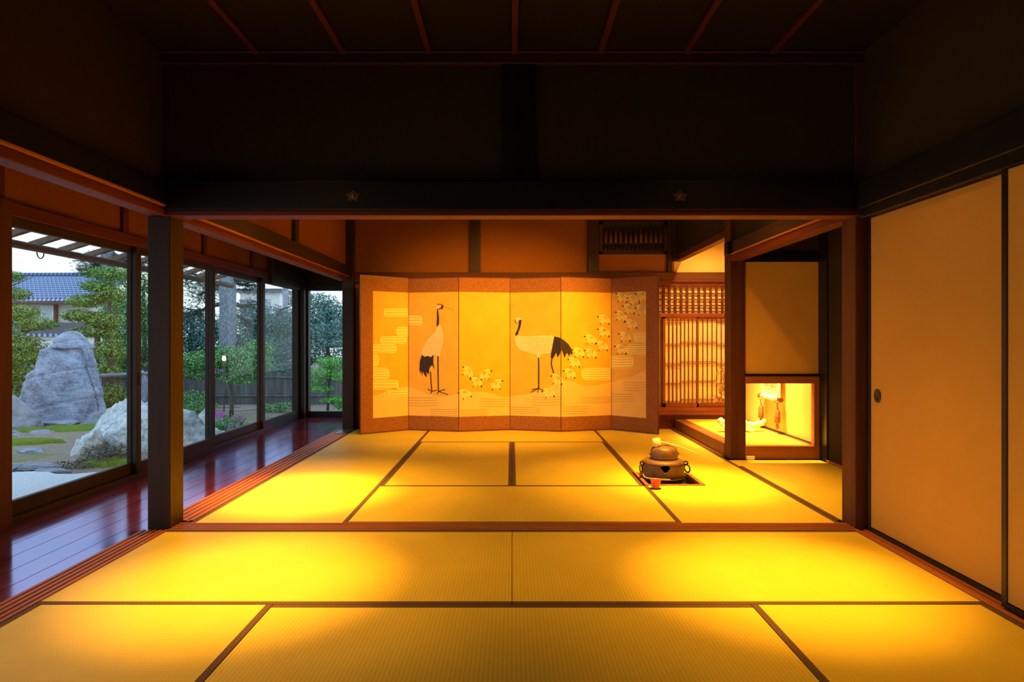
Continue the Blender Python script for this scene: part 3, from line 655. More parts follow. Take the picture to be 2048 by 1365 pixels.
for i in range(6):
    p0, p1 = XY[i], XY[i+1]; d = (p1-p0); L = d.length; d = d/L; nrm = Vector((d.y, -d.x))       # toward camera (-Y)
    def W3(u, z, off): q_ = p0+d*u+nrm*off; return (q_.x, q_.y, z)
    def slab(mb, u0, u1, z0, z1, o0, o1): mb.prism([W3(u0, z0, o0), W3(u1, z0, o0), W3(u1, z1, o0), W3(u0, z1, o0)], (nrm.x*(o1-o0), nrm.y*(o1-o0), 0))
    e0 = .0008; pa = MB(); slab(pa, e0, L-e0, ZT0+.01, ZT1-.01, -.016, -.002); panel = pa.build('panel', 'lacquer_red', scr)
    fr = MB(); w = .010; wl = w if i == 0 else .003; wr = w if i == 5 else .003
    slab(fr, e0, e0+wl, ZT0, ZT1, -.018, .0015); slab(fr, L-e0-wr, L-e0, ZT0, ZT1, -.018, .0015)
    slab(fr, e0+wl, L-e0-wr, ZT0, ZT0+w, -.018, .003); slab(fr, e0+wl, L-e0-wr, ZT1-w, ZT1, -.018, .003); fr.build('lacquer_frame', 'lacquer_red', panel)
    def u_of(px, off=0):
        s_ = (px-CX)/FPX; den = d.x-s_*d.y; return (s_*p0.y-p0.x)/den
    ua, ub = e0+wl, L-e0-wr
    pu0 = u_of(746) if i == 0 else ua; pu1 = u_of(1292) if i == 5 else ub
    br = MB(); slab(br, ua, ub, ZP1, ZT1-w, -.002, .0006)
    if 0 < i < 5: br.build('brocade_border', 'brocade', panel); br = MB()
    slab(br, ua, ub, ZT0+w, ZP0, -.002, .0006)
    if i == 0: slab(br, ua, pu0, ZP0, ZP1, -.002, .0006)
    if i == 5: slab(br, pu1, ub, ZP0, ZP1, -.002, .0006)
    br.build('brocade_border', 'brocade', panel)
    pt = MB(); slab(pt, pu0, pu1, ZP0, ZP1, -.002, .0); pt.m = [pt.mi('screen_gold')]*len(pt.f); pt.mats = ['screen_gold']
    pt.m = [0]*len(pt.f)
    xa = CX+FPX*(p0+d*pu0).x/(p0+d*pu0).y; xb = CX+FPX*(p0+d*pu1).x/(p0+d*pu1).y
    for layer, m_, poly in ART:
        c_ = clipx(poly, xa+.01, xb-.01)
        if len(c_) < 3: continue
        pts = []
        for px, py in c_:
            u = u_of(px); Yp = (p0+d*u).y; z = min(max(H+(CY-py)/FPX*Yp, ZP0), ZP1); pts.append(W3(u, z, .0004*layer))
        ar = sum(a_[0]*b__[1]-b__[0]*a_[1] for a_, b__ in zip(c_, c_[1:]+c_[:1]))
        pt.poly(pts if ar < 0 else pts[::-1], m_)
    pto = pt.build('painting', 'screen_gold', panel)
    # clean triangulation of the concave outlines
    bm = bmesh.new(); bm.from_mesh(pto.data); bmesh.ops.triangulate(bm, faces=[f for f in bm.faces if len(f.verts) > 4]); bm.to_mesh(pto.data); bm.free()

# ------------------------------------------------------------------ hearth, brazier, kettle
hx, hy = 1.19, 4.765
t = empty('sunken_hearth', (hx, hy, -.05), 'square hearth sunk into the tatami under the brazier', 'hearth')
mb = MB(); a, b_ = .219, .190
for (x0, x1, y0, y1) in ((-a, a, -a, -b_), (-a, a, b_, a), (-a, -b_, -b_, b_), (b_, a, -b_, b_)): mb.box((hx+x0, hy+y0, -.022), (hx+x1, hy+y1, .003))
mb.build('frame', 'hearth_wood', t)
mb = MB()
for (x0, x1, y0, y1) in ((-a, a, -a, -b_), (-a, a, b_, a), (-a, -b_, -b_, b_), (b_, a, -b_, b_)): mb.box((hx+x0, hy+y0, -.20), (hx+x1, hy+y1, -.0225))
mb.build('pit_wall', 'hollow_black', t)
MB().box((hx-b_, hy-b_, -.22), (hx+b_, hy+b_, -.20)).build('pit_base', 'hollow_black', t)
MB().box((hx-b_+.001, hy-b_+.001, -.199), (hx+b_-.001, hy+b_-.001, -.075)).build('ash_bed', 'hollow_black', t)
kx, ky = 1.16, 4.80
t = empty('brazier', (kx, ky, -.075), 'dark cast iron brazier with ring handles standing in the hearth', 'brazier')
key = [(.085, -.074), (.118, -.060), (.140, -.030), (.152, .000), (.157, .040), (.158, .085), (.157, .118), (.150, .134), (.134, .144), (.112, .148), (.106, .144), (.104, .120)]
prof = []
for k in range(len(key)-1):
    for q_ in range(8): u = q_/8; prof.append((key[k][0]*(1-u)+key[k+1][0]*u, key[k][1]*(1-u)+key[k+1][1]*u))
prof.append(key[-1]); bm = bmesh.new(); seg = 240; rings = []
for r, z in prof: rings.append([bm.verts.new((r*math.cos(2*PI*j/seg), r*math.sin(2*PI*j/seg), z+.075)) for j in range(seg)])
hole = 1.5*PI-.12
for k in range(len(rings)-1):
    for j in range(seg):
        am = 2*PI*(j+.5)/seg; zm = (prof[k][1]+prof[k+1][1])/2; rm_ = (prof[k][0]+prof[k+1][0])/2; dx = (am-hole)*.158
        hz = (zm-.068)/.055
        if rm_ > .13 and -.0 < hz < 1 and abs(dx) < .034*(math.sqrt(max(0, 1-((hz-.6)/.4)**2)) if hz > .6 else (hz/.6)**.6): continue
        bm.faces.new((rings[k][j], rings[k][(j+1) % seg], rings[k+1][(j+1) % seg], rings[k+1][j]))
for f_ in bm.faces: f_.smooth = True
me = bpy.data.meshes.new('bowl'); bm.to_mesh(me); bm.free(); me.materials.append(MATS['cast_iron'])
o = bpy.data.objects.new('bowl', me); C.objects.link(o); o.parent = t
so = o.modifiers.new('s', 'SOLIDIFY'); so.thickness = .008; so.offset = -1; sb = o.modifiers.new('u', 'SUBSURF'); sb.levels = 0; sb.render_levels = 1
MB().torus((kx, ky, .125), .1565, .003, (0, 0, 1), seg=60).torus((kx, ky, .012), .1535, .003, (0, 0, 1), seg=60).torus((kx, ky, -.004), .151, .0025, (0, 0, 1), seg=60).build('raised_band', 'cast_iron', t)
for s_ in (-1, 1):
    l_ = MB().torus((kx+s_*.166, ky-.03, .118), .014, .006, (.25, .95, 0)).build('lug', 'ring_iron', t)
    MB().torus((kx+s_*.176, ky-.03, .078), .030, .0055, (.88, .45*s_, .12)).build('ring_handle', 'ring_iron', l_)
for an in (.5, 2.6, 4.3):
    MB().tube([(kx+.10*math.cos(an), ky+.10*math.sin(an), -.03), (kx+.12*math.cos(an), ky+.12*math.sin(an), -.075)], [.022, .012], seg=8).build('foot', 'cast_iron', t)
t = empty('iron_kettle', (kx+.008, ky, .115), 'rough iron tea kettle seated on top of the brazier', 'kettle')
c_ = (kx+.008, ky, 0)
mb = MB().lathe([(.001, .098), (.070, .099), (.094, .108), (.100, .125), (.1025, .150), (.103, .185), (.101, .208), (.095, .224), (.082, .236), (.060, .243), (.046, .245), (.043, .250), (.038, .250), (.036, .244), (.036, .21)], c_, seg=44)
mb.build('body', 'cast_iron', t)
MB().lathe([(.0365, .247), (.001, .247)], c_, seg=30).build('mouth_shade_disc', 'hollow_black', t)  # black disc standing for the shade inside the open mouth
MB().torus((c_[0], c_[1], .163), .1025, .0015, (0, 0, 1), seg=40).build('shoulder_ridge', 'cast_iron', t)
for s_ in (-1, 1): MB().torus((c_[0]+s_*.104, c_[1], .185), .009, .004, (0, 1, 0), seg=14).build('lug', 'cast_iron', t)
# ladle
t = empty('water_ladle', (kx-.04, ky, .25), 'bamboo water ladle resting across the mouth of the kettle', 'ladle')
cup = MB(); cup.lathe([(.001, 0), (.029, 0), (.031, .004), (.031, .058), (.0285, .058), (.0285, .006), (.001, .005)], (0, 0, 0), seg=24)
M = Matrix.Translation((kx-.042, ky-.01, .245)) @ Matrix.Rotation(math.radians(-14), 4, 'Y')
cup.v = [tuple(M @ Vector(v)) for v in cup.v]; cup.build('cup', 'bamboo', t)
MB().tube([(kx-.02, ky-.01, .278), (kx+.09, ky-.035, .252), (kx+.20, ky-.065, .215), (1.425, 4.715, .185)], [.0062, .006, .0055, .005], seg=7).build('handle', 'bamboo', t)
# lid-rest cup and scoop
px_, py_ = 1.022, 4.445
t = empty('small_red_pot', (px_, py_, .001), 'small red pot standing on the mat before the hearth', 'pot')
MB().lathe([(.001, .001), (.030, .001), (.031, .004), (.028, .012), (.030, .035), (.037, .058), (.040, .066), (.037, .067), (.034, .060), (.026, .035), (.024, .012), (.001, .010)], (px_, py_, 0), seg=32).build('body', 'cup_red', t)
MB().lathe([(.001, .0013), (.036, .0013), (.038, .004), (.031, .007)], (px_, py_, 0), seg=32).build('foot_ring', 'ink', t)
q0, q1 = P(1291, 951, 4.47), P(1339, 965.5, 4.43)
z_ = .0695
mb = MB(); pts = [(px_-.085, py_+.02, z_+.030), (px_-.078, py_+.019, z_+.012), (px_-.062, py_+.016, z_+.004), (px_, py_, z_), (px_+.098, py_-.022, z_)]
mb.tube(pts, [.0035, .004, .0035, .003, .003], seg=6)
tag(mb.build('tea_scoop', 'bamboo', loc=(px_, py_, z_)), 'thin curved bamboo tea scoop lying across the small red pot', 'scoop')

# ------------------------------------------------------------------ alcove objects
t = empty('hanging_scroll', (2.66, 6.45, 1.9), 'hanging paper scroll with rolled foot on the alcove wall', 'hanging scroll')
xs_ = 2.67
MB().box((xs_, 6.22, .48), (xs_+.003, 6.70, 1.95)).build('mount', 'scroll_paper', t)
MB().box((xs_-.0015, 6.27, .55), (xs_, 6.65, 1.75)).build('silk_surround', 'scroll_silk', t)
MB().box((xs_-.003, 6.30, .58), (xs_-.0015, 6.62, 1.45)).build('painting', 'scroll_ink', t)
MB().tube([(xs_-.004, 6.24, .462), (xs_-.004, 6.68, .462)], .021, seg=18).build('roller', 'scroll_paper', t)
for y in (6.19, 6.68): MB().tube([(xs_-.004, y, .462), (xs_-.004, y+.05, .462)], .024, seg=16).build('roller_knob', 'lacquer_red', t)
MB().tube([(xs_+.01, 6.2, 1.96), (xs_+.01, 6.72, 1.96)], .008, seg=8).build('top_rod', 'dark_y', t)
MB().tube([(xs_+.01, 6.3, 1.965), (2.71, 6.46, 2.06), (xs_+.01, 6.62, 1.965)], .003, seg=5).build('cord', 'tassel', t)
for y, lab in ((6.245, 'weight hanging below the right end of the scroll roller'), (6.66, 'weight hanging below the left end of the scroll roller')):
    w_ = empty('scroll_weight', (2.655, y, .44), lab.replace('weight', 'tasselled weight'), 'scroll weight', 'scroll weights')
    MB().torus((2.652, y, .455), .030, .003, (0, 1, 0)).build('cord_loop', 'tassel', w_)
    MB().tube([(2.652, y, .425), (2.652, y+.012, .40), (2.652, y-.010, .375), (2.652, y, .35)], .007, seg=8).build('knotted_cord', 'tassel', w_)
    MB().lathe([(.012, .36), (.026, .345), (.027, .235), (.022, .225), (.001, .224)], (2.652, y, 0), seg=16).build('weight_block', 'tassel', w_)
    MB().lathe([(.010, .225), (.016, .19), (.013, .17)], (2.652, y, 0), seg=12).build('tassel', 'tassel', w_)
# driftwood
t = MB(); R_ = random.Random(3)
def limb(pts, rs): t.tube(pts, rs, seg=12)
limb([(2.10, 6.36, .225), (2.125, 6.38, .235), (2.17, 6.40, .195), (2.24, 6.42, .165), (2.32, 6.42, .185), (2.40, 6.40, .175), (2.50, 6.42, .185), (2.58, 6.44, .205), (2.615, 6.45, .232)], [.020, .034, .036, .040, .046, .042, .036, .028, .014])
limb([(2.24, 6.42, .175), (2.27, 6.38, .21), (2.33, 6.37, .225), (2.40, 6.39, .20)], [.028, .026, .03, .03])
limb([(2.13, 6.38, .21), (2.16, 6.36, .17), (2.21, 6.34, .142), (2.27, 6.35, .138)], [.024, .024, .020, .016])
limb([(2.35, 6.41, .17), (2.40, 6.36, .145), (2.46, 6.33, .137)], [.03, .022, .014])
o = t.build('driftwood', 'driftwood', loc=(2.35, 6.4, .12)); tag(o, 'pale bleached driftwood lying on the alcove mat', 'driftwood')
rm = o.modifiers.new('r', 'REMESH'); rm.mode = 'VOXEL'; rm.voxel_size = .007; rm.use_smooth_shade = True
tx = bpy.data.textures.new('bump', 'CLOUDS'); tx.noise_scale = .05
dm = o.modifiers.new('d', 'DISPLACE'); dm.texture = tx; dm.strength = .018
# hanging flower vase with blossom twigs behind the alcove pillar
t = empty('hanging_vase', (2.0, 5.74, .42), 'vase of blossom twigs hung on the back of the alcove pillar', 'flower vase')
MB().lathe([(.001, .36), (.020, .36), (.030, .40), (.026, .46), (.020, .49), (.024, .50), (.019, .495), (.001, .40)], (2.005, 5.725, 0), seg=18).build('vase', 'bronze', t)
R_ = random.Random(11)
tips = [(1418, 790), (1422, 800), (1428, 760), (1434, 745), (1440, 724), (1444, 716), (1446, 755), (1437, 780), (1430, 800), (1443, 770)]
tw = MB(); fl = MB(); rd = MB()
for px, py in tips:
    e_ = P(px, py, 5.86+R_.uniform(-.05, .05)); a_ = Vector((2.0, 5.73, .49)); mid = (a_*.45+e_*.55)+Vector((-.01, .02, .02))
    tw.tube([a_, mid, e_], [.0022, .0016, .001], seg=5)
    for k in range(11):
        u = R_.uniform(.35, 1); q_ = (a_*(1-u)+e_*u)+Vector((R_.uniform(-.012, .012), R_.uniform(-.012, .012), R_.uniform(-.012, .016)))
        red = 'flower_red' if (R_.random() < .25 and q_.z < .62) else None
        for j in range(5):
            th = 2*PI*j/5; d_ = Vector((math.cos(th), R_.uniform(-.6, .6), math.sin(th)))*.0105
            s2 = Vector((-d_.z, 0, d_.x))*.45; fl.poly([q_, q_+d_*.6+s2, q_+d_, q_+d_*.6-s2], red)
tw.build('twigs', 'twig', t); fl.build('blossoms', 'blossom', t)

# ------------------------------------------------------------------ garden
GZ = -.45
me = MB(); nx, ny = 70, 80; X0, X1, Y0, Y1 = -34, 6, -6, 46
for j in range(ny+1):
    for i in range(nx+1):
        x = X1+(X0-X1)*(i/nx)**1.6; x = X1-(X1-X0)*(i/nx); y = Y0+(Y1-Y0)*j/ny
        z = GZ+.03*noise.noise(Vector((x*.7, y*.7, 0)))
        if y < 7.3 or x > -3.6: z = GZ-.06
        me.v.append((x, y, z-.0 if x < -3.2 or y > 9.2 else z-.02))
for j in range(ny):
    for i in range(nx):
        a = j*(nx+1)+i; me.smooth.add(len(me.f)); me.face((a+nx+1, a+nx+2, a+1, a), None)
tag(me.build('garden_ground', 'soil_moss'), 'bare earth and moss ground of the garden', 'ground', kind='structure')
g = MB(); pts = [(-3.15, -3), (-14, -3), (-14, 6.3), (-9, 6.75)]
for k in range(26):
    x = -8.5+k*.2; pts.append((x, 7.05+.07*math.sin(k*1.7)+.05*math.sin(k*.6)))
pts += [(-3.15, 7.05)]
g.prism([(x, y, GZ-.08) for x, y in pts], (0, 0, .095)); tag(g.build('gravel_bed', 'gravel'), 'bed of white gravel just outside the corridor windows', 'gravel', kind='stuff')
def disp(v, s, amp, seed):
    n_ = noise.fractal(Vector(v)*s+Vector((seed*3.1, seed*1.7, seed)), .6, 2.1, 5); return n_*amp
def loft(name, rings, Yc, depth, mat_, label, cat, seed, amp=.05, group=None, ridge=None):
    # rings: (py, pxl, pxr) silhouette at depth Yc
    bm = bmesh.new(); seg = 110; R = []
    rr = []
    for k in range(len(rings)-1):
        for s_ in range(9):
            u = s_/9; a, b_ = rings[k], rings[k+1]; rr.append(tuple(a[i]*(1-u)+b_[i]*u for i in range(3)))
    rr.append(rings[-1])
    for py, xl, xr in rr:
        c = P((xl+xr)/2, py, Yc); w = (xr-xl)/2*Yc/FPX*(.90 if py > 690 else .82); dd = depth*min(1, w/.5)**.6
        row = []
        for j in range(seg):
            th = 2*PI*j/seg; cs, sn = math.cos(th), math.sin(th)
            q_ = Vector((c.x+w*math.copysign(abs(cs)**.8, cs), Yc+dd*math.copysign(abs(sn)**.8, sn), c.z))
            t1 = q_.z*1.0-q_.x*.22
            q_ += Vector((cs, sn, .15))*(disp(q_, .9, amp*.55, seed)+amp*.10*noise.noise(Vector((q_.x*1.6, q_.y*1.6, t1*9+seed)))-amp*.30*max(0, 1-abs((t1*1.7+seed*.3) % 1-.5)*16)); 
            if ridge and py < ridge[0][0]: q_.y += .16
            elif ridge and sn < -.1:
                sx = CX+q_.x/q_.y*FPX; rx_ = 400
                for (ya, xa_), (yb, xb_) in zip(ridge, ridge[1:]):
                    if ya <= py < yb: rx_ = xa_+(xb_-xa_)*(py-ya)/(yb-ya)
                q_.y += .26*min(1, max(0, (sx-rx_)/9+.5))*min(1, -sn*2)
            row.append(bm.verts.new(q_))
        R.append(row)
    for k in range(len(R)-1):
        for j in range(seg): bm.faces.new((R[k+1][j], R[k+1][(j+1) % seg], R[k][(j+1) % seg], R[k][j])).smooth = True
    bm.faces.new(R[0]); me = bpy.data.meshes.new(name); bm.to_mesh(me); bm.free(); me.materials.append(MATS[mat_])
    o = bpy.data.objects.new(name, me); C.objects.link(o)
    return tag(o, label, cat, group)
loft('standing_stone', [(662, 130, 136), (666, 121, 144), (676, 109, 152), (684, 104, 158), (691, 100, 165), (707, 91, 174), (736, 84, 184), (746, 66, 187), (765, 57, 194), (784, 52, 202), (810, 38, 207), (830, 36, 211), (850, 45, 210)], 11.9, .55, 'rock_blue',
     'tall upright blue-grey stone behind the first window', 'stone', 2, .075, ridge=[(698, 88), (704, 108), (714, 126), (726, 142), (745, 158), (775, 170), (800, 176), (860, 182)])
loft('upright_stone', [(741, 279, 286), (748, 273, 292), (770, 271, 296), (800, 268, 299), (818, 268, 300)], 13.5, .16, 'rock_blue', 'small upright stone seen between the window post and the pillar', 'stone', 5, .05)
def rock(px, py, Y, w, d_, h, mat_, label, seed, flat=False, cat='rock', rz=0, group=None):
    rp = random.Random(seed); PL = []
    for _ in range(13):
        n_ = Vector((rp.uniform(-1, 1), rp.uniform(-1, 1), rp.uniform(-.4, 1))).normalized(); PL.append((n_, rp.uniform(.72, 1.0)))
    c = P(px, py, Y); bm = bmesh.new(); bmesh.ops.create_icosphere(bm, subdivisions=5, radius=1)
    for v in bm.verts:
        q_ = v.co.normalized(); k = min([1.25]+[dd_/max(1e-3, q_.dot(n_)) for n_, dd_ in PL if q_.dot(n_) > .05])
        k = k*(1+disp(q_, 1.6, .09, seed))+disp(q_, 5, .035, seed+9)
        z = q_.z*k
        if flat: z = min(z, .55+.05*disp(q_, 3, 1, seed))
        v.co = Vector((q_.x*k*w/2, q_.y*k*d_/2, max(z, -.35)*h))
    for f_ in bm.faces: f_.smooth = True
    me = bpy.data.meshes.new('rock'); bm.to_mesh(me); bm.free(); me.materials.append(MATS[mat_])
    o = bpy.data.objects.new('stepping_stone' if flat else 'rock', me); C.objects.link(o); o.location = (c.x, Y, GZ); o.rotation_euler.z = rz
    return tag(o, label, cat, group)
rock(305, 900, 8.75, 2.05, 1.0, .62, 'rock_pale', 'big pale boulder lying behind the thick pillar', 4)
rock(262, 860, 9.75, 1.2, .6, .62, 'rock_pale', 'pale rock hump just behind the big boulder', 8)
rock(178, 890, 8.35, .46, .40, .34, 'rock_pale', 'rough low end of rock at the left of the big boulder', 12)
rock(20, 850, 10.6, 1.1, .8, .45, 'rock_grey', 'smooth grey rock at the left edge of the garden view', 15)
rock(190, 842, 11.2, .34, .3, .24, 'rock_grey', 'small round rock beside the standing stone', 18)
rock(405, 890, 9.95, .5, .35, .34, 'rock_pale', 'pale rock right of the thick pillar near the azalea', 21)
for k, (px, py, w, d_, h, lab) in enumerate(((110, 849, .72, .4, .11, 'broad flat slab at the foot of the standing stone'), (80, 868, .36, .25, .10, 'flat stone on the moss in front of the slab'),
        (12, 870, .30, .3, .10, 'flat stone at the left edge beside the post'), (62, 902, .40, .26, .06, 'oval stepping stone in the bare earth'),
        (70, 934, .55, .24, .07, 'long low stone edging the gravel'), (102, 944, .40, .2, .05, 'thin stone between gravel and earth'), (10, 943, .22, .2, .06, 'stone at the gravel corner by the left post'),
        (28, 873, .22, .2, .07, 'small flat stone on the moss near the left post'))):
    Y = 1.51*FPX/(py-CY); rock(px, py, Y, w, d_, h, 'rock_grey', lab, 30+k, True, 'stone')
def moss(px, py, w, d_, label):
    Y = 1.51*FPX/(py-CY); c = P(px, py, Y); mb = MB(); seg = 30; rings = 8
    for k in range(rings+1):
        u = k/rings
        for j in range(seg):
            a = 2*PI*j/seg; rr = u*(1+.2*math.sin(3*a+px)+.1*math.sin(7*a)); x = c.x+w/2*rr*math.cos(a); y = Y+d_/2*rr*math.sin(a)
            mb.v.append((x, y, GZ+.045*(1-u*u)**.6 + (.01 if u < 1 else -.03)+.012*noise.noise(Vector((x*9, y*9, 0)))))
    for k in range(rings):
        for j in range(seg): mb.smooth.add(len(mb.f)); mb.face((k*seg+j, (k+1)*seg+j, (k+1)*seg+(j+1) % seg, k*seg+(j+1) % seg), None)
    tag(mb.build('moss_patch', 'moss'), label, 'moss', kind='stuff')
moss(150, 858, 1.1, .7, 'green moss between the flat slab and the boulder'); moss(55, 863, .6, .35, 'green moss behind the flat stones on the left')
moss(235, 925, .7, .5, 'moss by the window sill below the boulder'); moss(50, 885, 1.0, .45, 'olive moss round the oval stepping stone')

def leaves(mb, c, r, n_, size, rnd, flat=.5, m=None, shell=.55):
    size *= .72; n_ = int(n_*1.55)
    for _ in range(n_):
        while True:
            d_ = Vector((rnd.uniform(-1, 1), rnd.uniform(-1, 1), rnd.uniform(-1, 1)))
            if .05 < d_.length < 1: break
        d_ = d_.normalized()*(rnd.uniform(shell, 1)); lump = 1+.25*noise.noise(d_*2.5+Vector(c))
        p_ = Vector(c)+Vector((d_.x*r[0], d_.y*r[1], d_.z*r[2]))*lump
        nrm = (d_+Vector((rnd.uniform(-1, 1), rnd.uniform(-1, 1), rnd.uniform(-.2, 1.4)))*.8).normalized()
        a = nrm.cross(Vector((rnd.uniform(-1, 1), rnd.uniform(-1, 1), rnd.uniform(-1, 1)))).normalized(); b_ = nrm.cross(a)
        s_ = size*rnd.uniform(.7, 1.3); mb.poly([p_-a*s_, p_-b_*s_*flat+a*s_*.1, p_+a*s_, p_+b_*s_*flat+a*s_*.1], m)
def tree(name, label, cat, trunk, pads, leafmat, size, group=None, dens=1.0, flat=.5, bark='branch', tr=.07, seed=1, push=1.0):
    trunk = [(a_, b__, y_*push) for a_, b__, y_ in trunk]; pads = [(a_, b__, y_*push, r1*push, r2, r3*push, n_) for a_, b__, y_, r1, r2, r3, n_ in pads]
    """pads: (px, py, Y, rx, ry, rz, n); trunk: list of (px, py, Y)"""
    rnd = random.Random(seed); base = P(*trunk[0]); t = empty(name, (base.x, base.y, GZ), label, cat, group)
    tp = [P(*q_) for q_ in trunk]; tp[0].z = GZ-.1
    tk = MB(); tk.tube(tp, [tr*(1-.6*k/(len(tp)-1)) for k in range(len(tp))], seg=10)
    fo = MB()
    for px, py, Y, rx, ry, rz, n_ in pads:
        c = P(px, py, Y); leaves(fo, c, (rx, ry, rz), int(n_*dens), size, rnd, flat)
        q_ = min(tp[1:], key=lambda v: (v-c).length); tk.tube([q_, (q_+c)/2+Vector((0, 0, -.08)), c-Vector((0, 0, rz*.4))], [tr*.4, tr*.28, tr*.12], seg=6)
        for _ in range(3): tk.tube([(q_+c)/2, c+Vector((rnd.uniform(-rx, rx), rnd.uniform(-ry, ry), rnd.uniform(-rz, rz)*.6))*1.0], [tr*.2, tr*.08], seg=5)
    tk.build('trunk', bark, t); fo.build('foliage', leafmat, t)
def pxpads(Y, push, L):
    out = []
    for px, py, rx, rz in L:
        k = Y/FPX/push*1.14; out.append((px, py, Y/push, rx*k, .40, rz*k, int(1.6*rx*rz+250)))
    return out
# layered garden trees left of the view
tree('garden_tree', 'layered olive-green tree at the left edge of the garden view', 'tree', [(10, 850, 11.5), (12, 760, 11.5), (15, 680, 11.5), (12, 600, 11.5)],
     pxpads(13.6, 1.2, [(15, 552, 24, 12), (22, 588, 34, 13), (34, 626, 44, 16), (72, 648, 40, 13), (35, 690, 50, 22), (58, 714, 32, 13), (15, 745, 34, 24), (15, 790, 26, 22), (-50, 640, 45, 30), (-50, 720, 45, 40)]), 'leaf_olive', .033, seed=3, push=1.2)
tree('garden_tree', 'layered light green tree right of the standing stone', 'tree', [(215, 830, 13), (222, 740, 13), (215, 660, 13), (222, 580, 13)],
     pxpads(13.8, 1.06, [(218, 547, 44, 13), (196, 572, 34, 11), (222, 588, 32, 16), (172, 602, 34, 13), (162, 632, 33, 12), (208, 640, 38, 15), (186, 664, 44, 11), (222, 700, 28, 22), (212, 742, 26, 14), (226, 790, 20, 24)]), 'leaf_olive', .034, seed=4, push=1.06)
tree('garden_tree', 'tall green tree seen between the window post and the pillar', 'tree', [(285, 830, 14.5), (290, 700, 14.5), (286, 600, 14.5), (290, 560, 14.5)],
     [(290, 560, 14.5, .75, .5, .35, 2200), (270, 610, 14.5, .6, .5, .4, 1500), (300, 640, 14.5, .7, .5, .4, 1900), (285, 690, 14.5, .65, .5, .35, 1500), (300, 735, 14.5, .5, .5, .3, 1000), (250, 700, 14.8, .4, .4, .5, 1100), (250, 790, 14.8, .5, .4, .4, 1000), (310, 790, 14.8, .5, .4, .3, 900)], 'leaf_green', .038, seed=5, push=1.12)
def pine(label, base_px, Y, wpx_b, wpx_t, top_px, pads, seed, push=1.0):
    Y *= push; pads = [(a_, b__, y_*push, r1*push, r2, r3*push, n_) for a_, b__, y_, r1, r2, r3, n_ in pads]
    rnd = random.Random(seed); b_ = P(base_px, 800, Y); t = empty('pine_tree', (b_.x, Y, GZ), label, 'tree', 'tall pines')
    n_ = 26; tp = []; rs = []
    for k in range(n_):
        u = k/(n_-1); px = base_px+(top_px-base_px)*u*1.6; z = GZ-.1+u*8; x = PXX(px, Y)+.05*math.sin(u*9)
        tp.append((x, Y, z)); rs.append((wpx_b*(1-u)+wpx_t*u)/2*Y/FPX*(1+.06*math.sin(k*2.3)))
    m_ = MB().tube(tp, rs, seg=18); m_.build('trunk', 'bark', t)
    br = MB(); fo = MB()
    for px, py, Yp, rx, ry, rz, cnt in pads:
        c = P(px, py, Yp); k = min(range(n_), key=lambda i: abs(tp[i][2]-c.z-.2)); q_ = Vector(tp[k])
        mid = (q_+c)/2+Vector((0, 0, .12*rnd.uniform(-1, 1))); br.tube([q_, mid, c], [.07, .05, .025], seg=7)
        for _ in range(7):
            e_ = c+Vector((rnd.uniform(-rx, rx), rnd.uniform(-ry, ry), rnd.uniform(-rz, rz))); br.tube([(mid+c)/2, (c+e_)/2+Vector((0, 0, .05)), e_], [.022, .014, .007], seg=5)
        for _ in range(cnt):          # needle tufts
            o_ = c+Vector((rnd.gauss(0, .45)*rx, rnd.gauss(0, .45)*ry, rnd.gauss(0, .45)*rz))
            for j in range(7):
                d_ = Vector((rnd.uniform(-1, 1), rnd.uniform(-1, 1), rnd.uniform(-.3, 1))).normalized()*.085; s_ = d_.cross(Vector((rnd.uniform(-1, 1), rnd.uniform(-1, 1), .3))).normalized()*.0042
                fo.poly([o_-s_, o_+d_, o_+s_])
    br.build('branches', 'branch', t); fo.build('needles', 'leaf_pine', t)
pine('tall grey pine trunk seen through the third window', 447, 14, 36, 22, 462, [(395, 560, 14.5, .6, .5, .3, 450), (400, 590, 14.5, .5, .5, .35, 420), (385, 630, 14.5, .6, .5, .3, 350), (425, 570, 14.8, .3, .5, .2, 160), (500, 572, 14.6, .42, .4, .22, 260), (500, 612, 14.6, .35, .4, .2, 240),
      (505, 650, 14.6, .35, .4, .2, 220), (545, 560, 14, .5, .4, .12, 180)], 21, 1.14)
pine('distant pine trunk rising behind the layered tree under the eave', 222, 18, 28, 22, 219, [(185, 530, 18, .5, .5, .28, 420), (175, 545, 18, .35, .4, .15, 180), (200, 540, 18.2, .4, .4, .2, 250), (240, 530, 18, .5, .5, .3, 400), (285, 525, 18, .6, .5, .25, 350)], 22)
# middle: shrubs and dark trees
tree('garden_tree', 'spreading green shrub in front of the pine trunk', 'tree', [(462, 835, 12.2), (465, 790, 12.2), (455, 750, 12.2), (450, 720, 12.2)],
     [(400, 722, 12, .55, .4, .20, 1900), (450, 715, 12, .5, .4, .24, 1900), (495, 728, 12, .45, .4, .28, 1700), (480, 755, 12, .45, .4, .15, 800), (395, 745, 12, .4, .4, .15, 700), (515, 700, 12.4, .35, .4, .25, 800)], 'leaf_green', .033, seed=7, tr=.045)
tree('garden_tree', 'dark bluish tree filling the farthest side window', 'tree', [(560, 835, 14), (562, 760, 14), (555, 680, 14), (560, 620, 14)],
     [(592, 600, 14, .2, .3, .12, 250), (540, 648, 14, .5, .5, .22, 1200), (580, 650, 14, .55, .5, .3, 1500), (535, 680, 14, .5, .5, .25, 1300), (575, 700, 13.6, .6, .5, .25, 1500), (545, 735, 13.6, .55, .5, .25, 1400), (590, 745, 13.8, .5, .5, .2, 900)], 'leaf_blue', .042, seed=8, push=1.2)
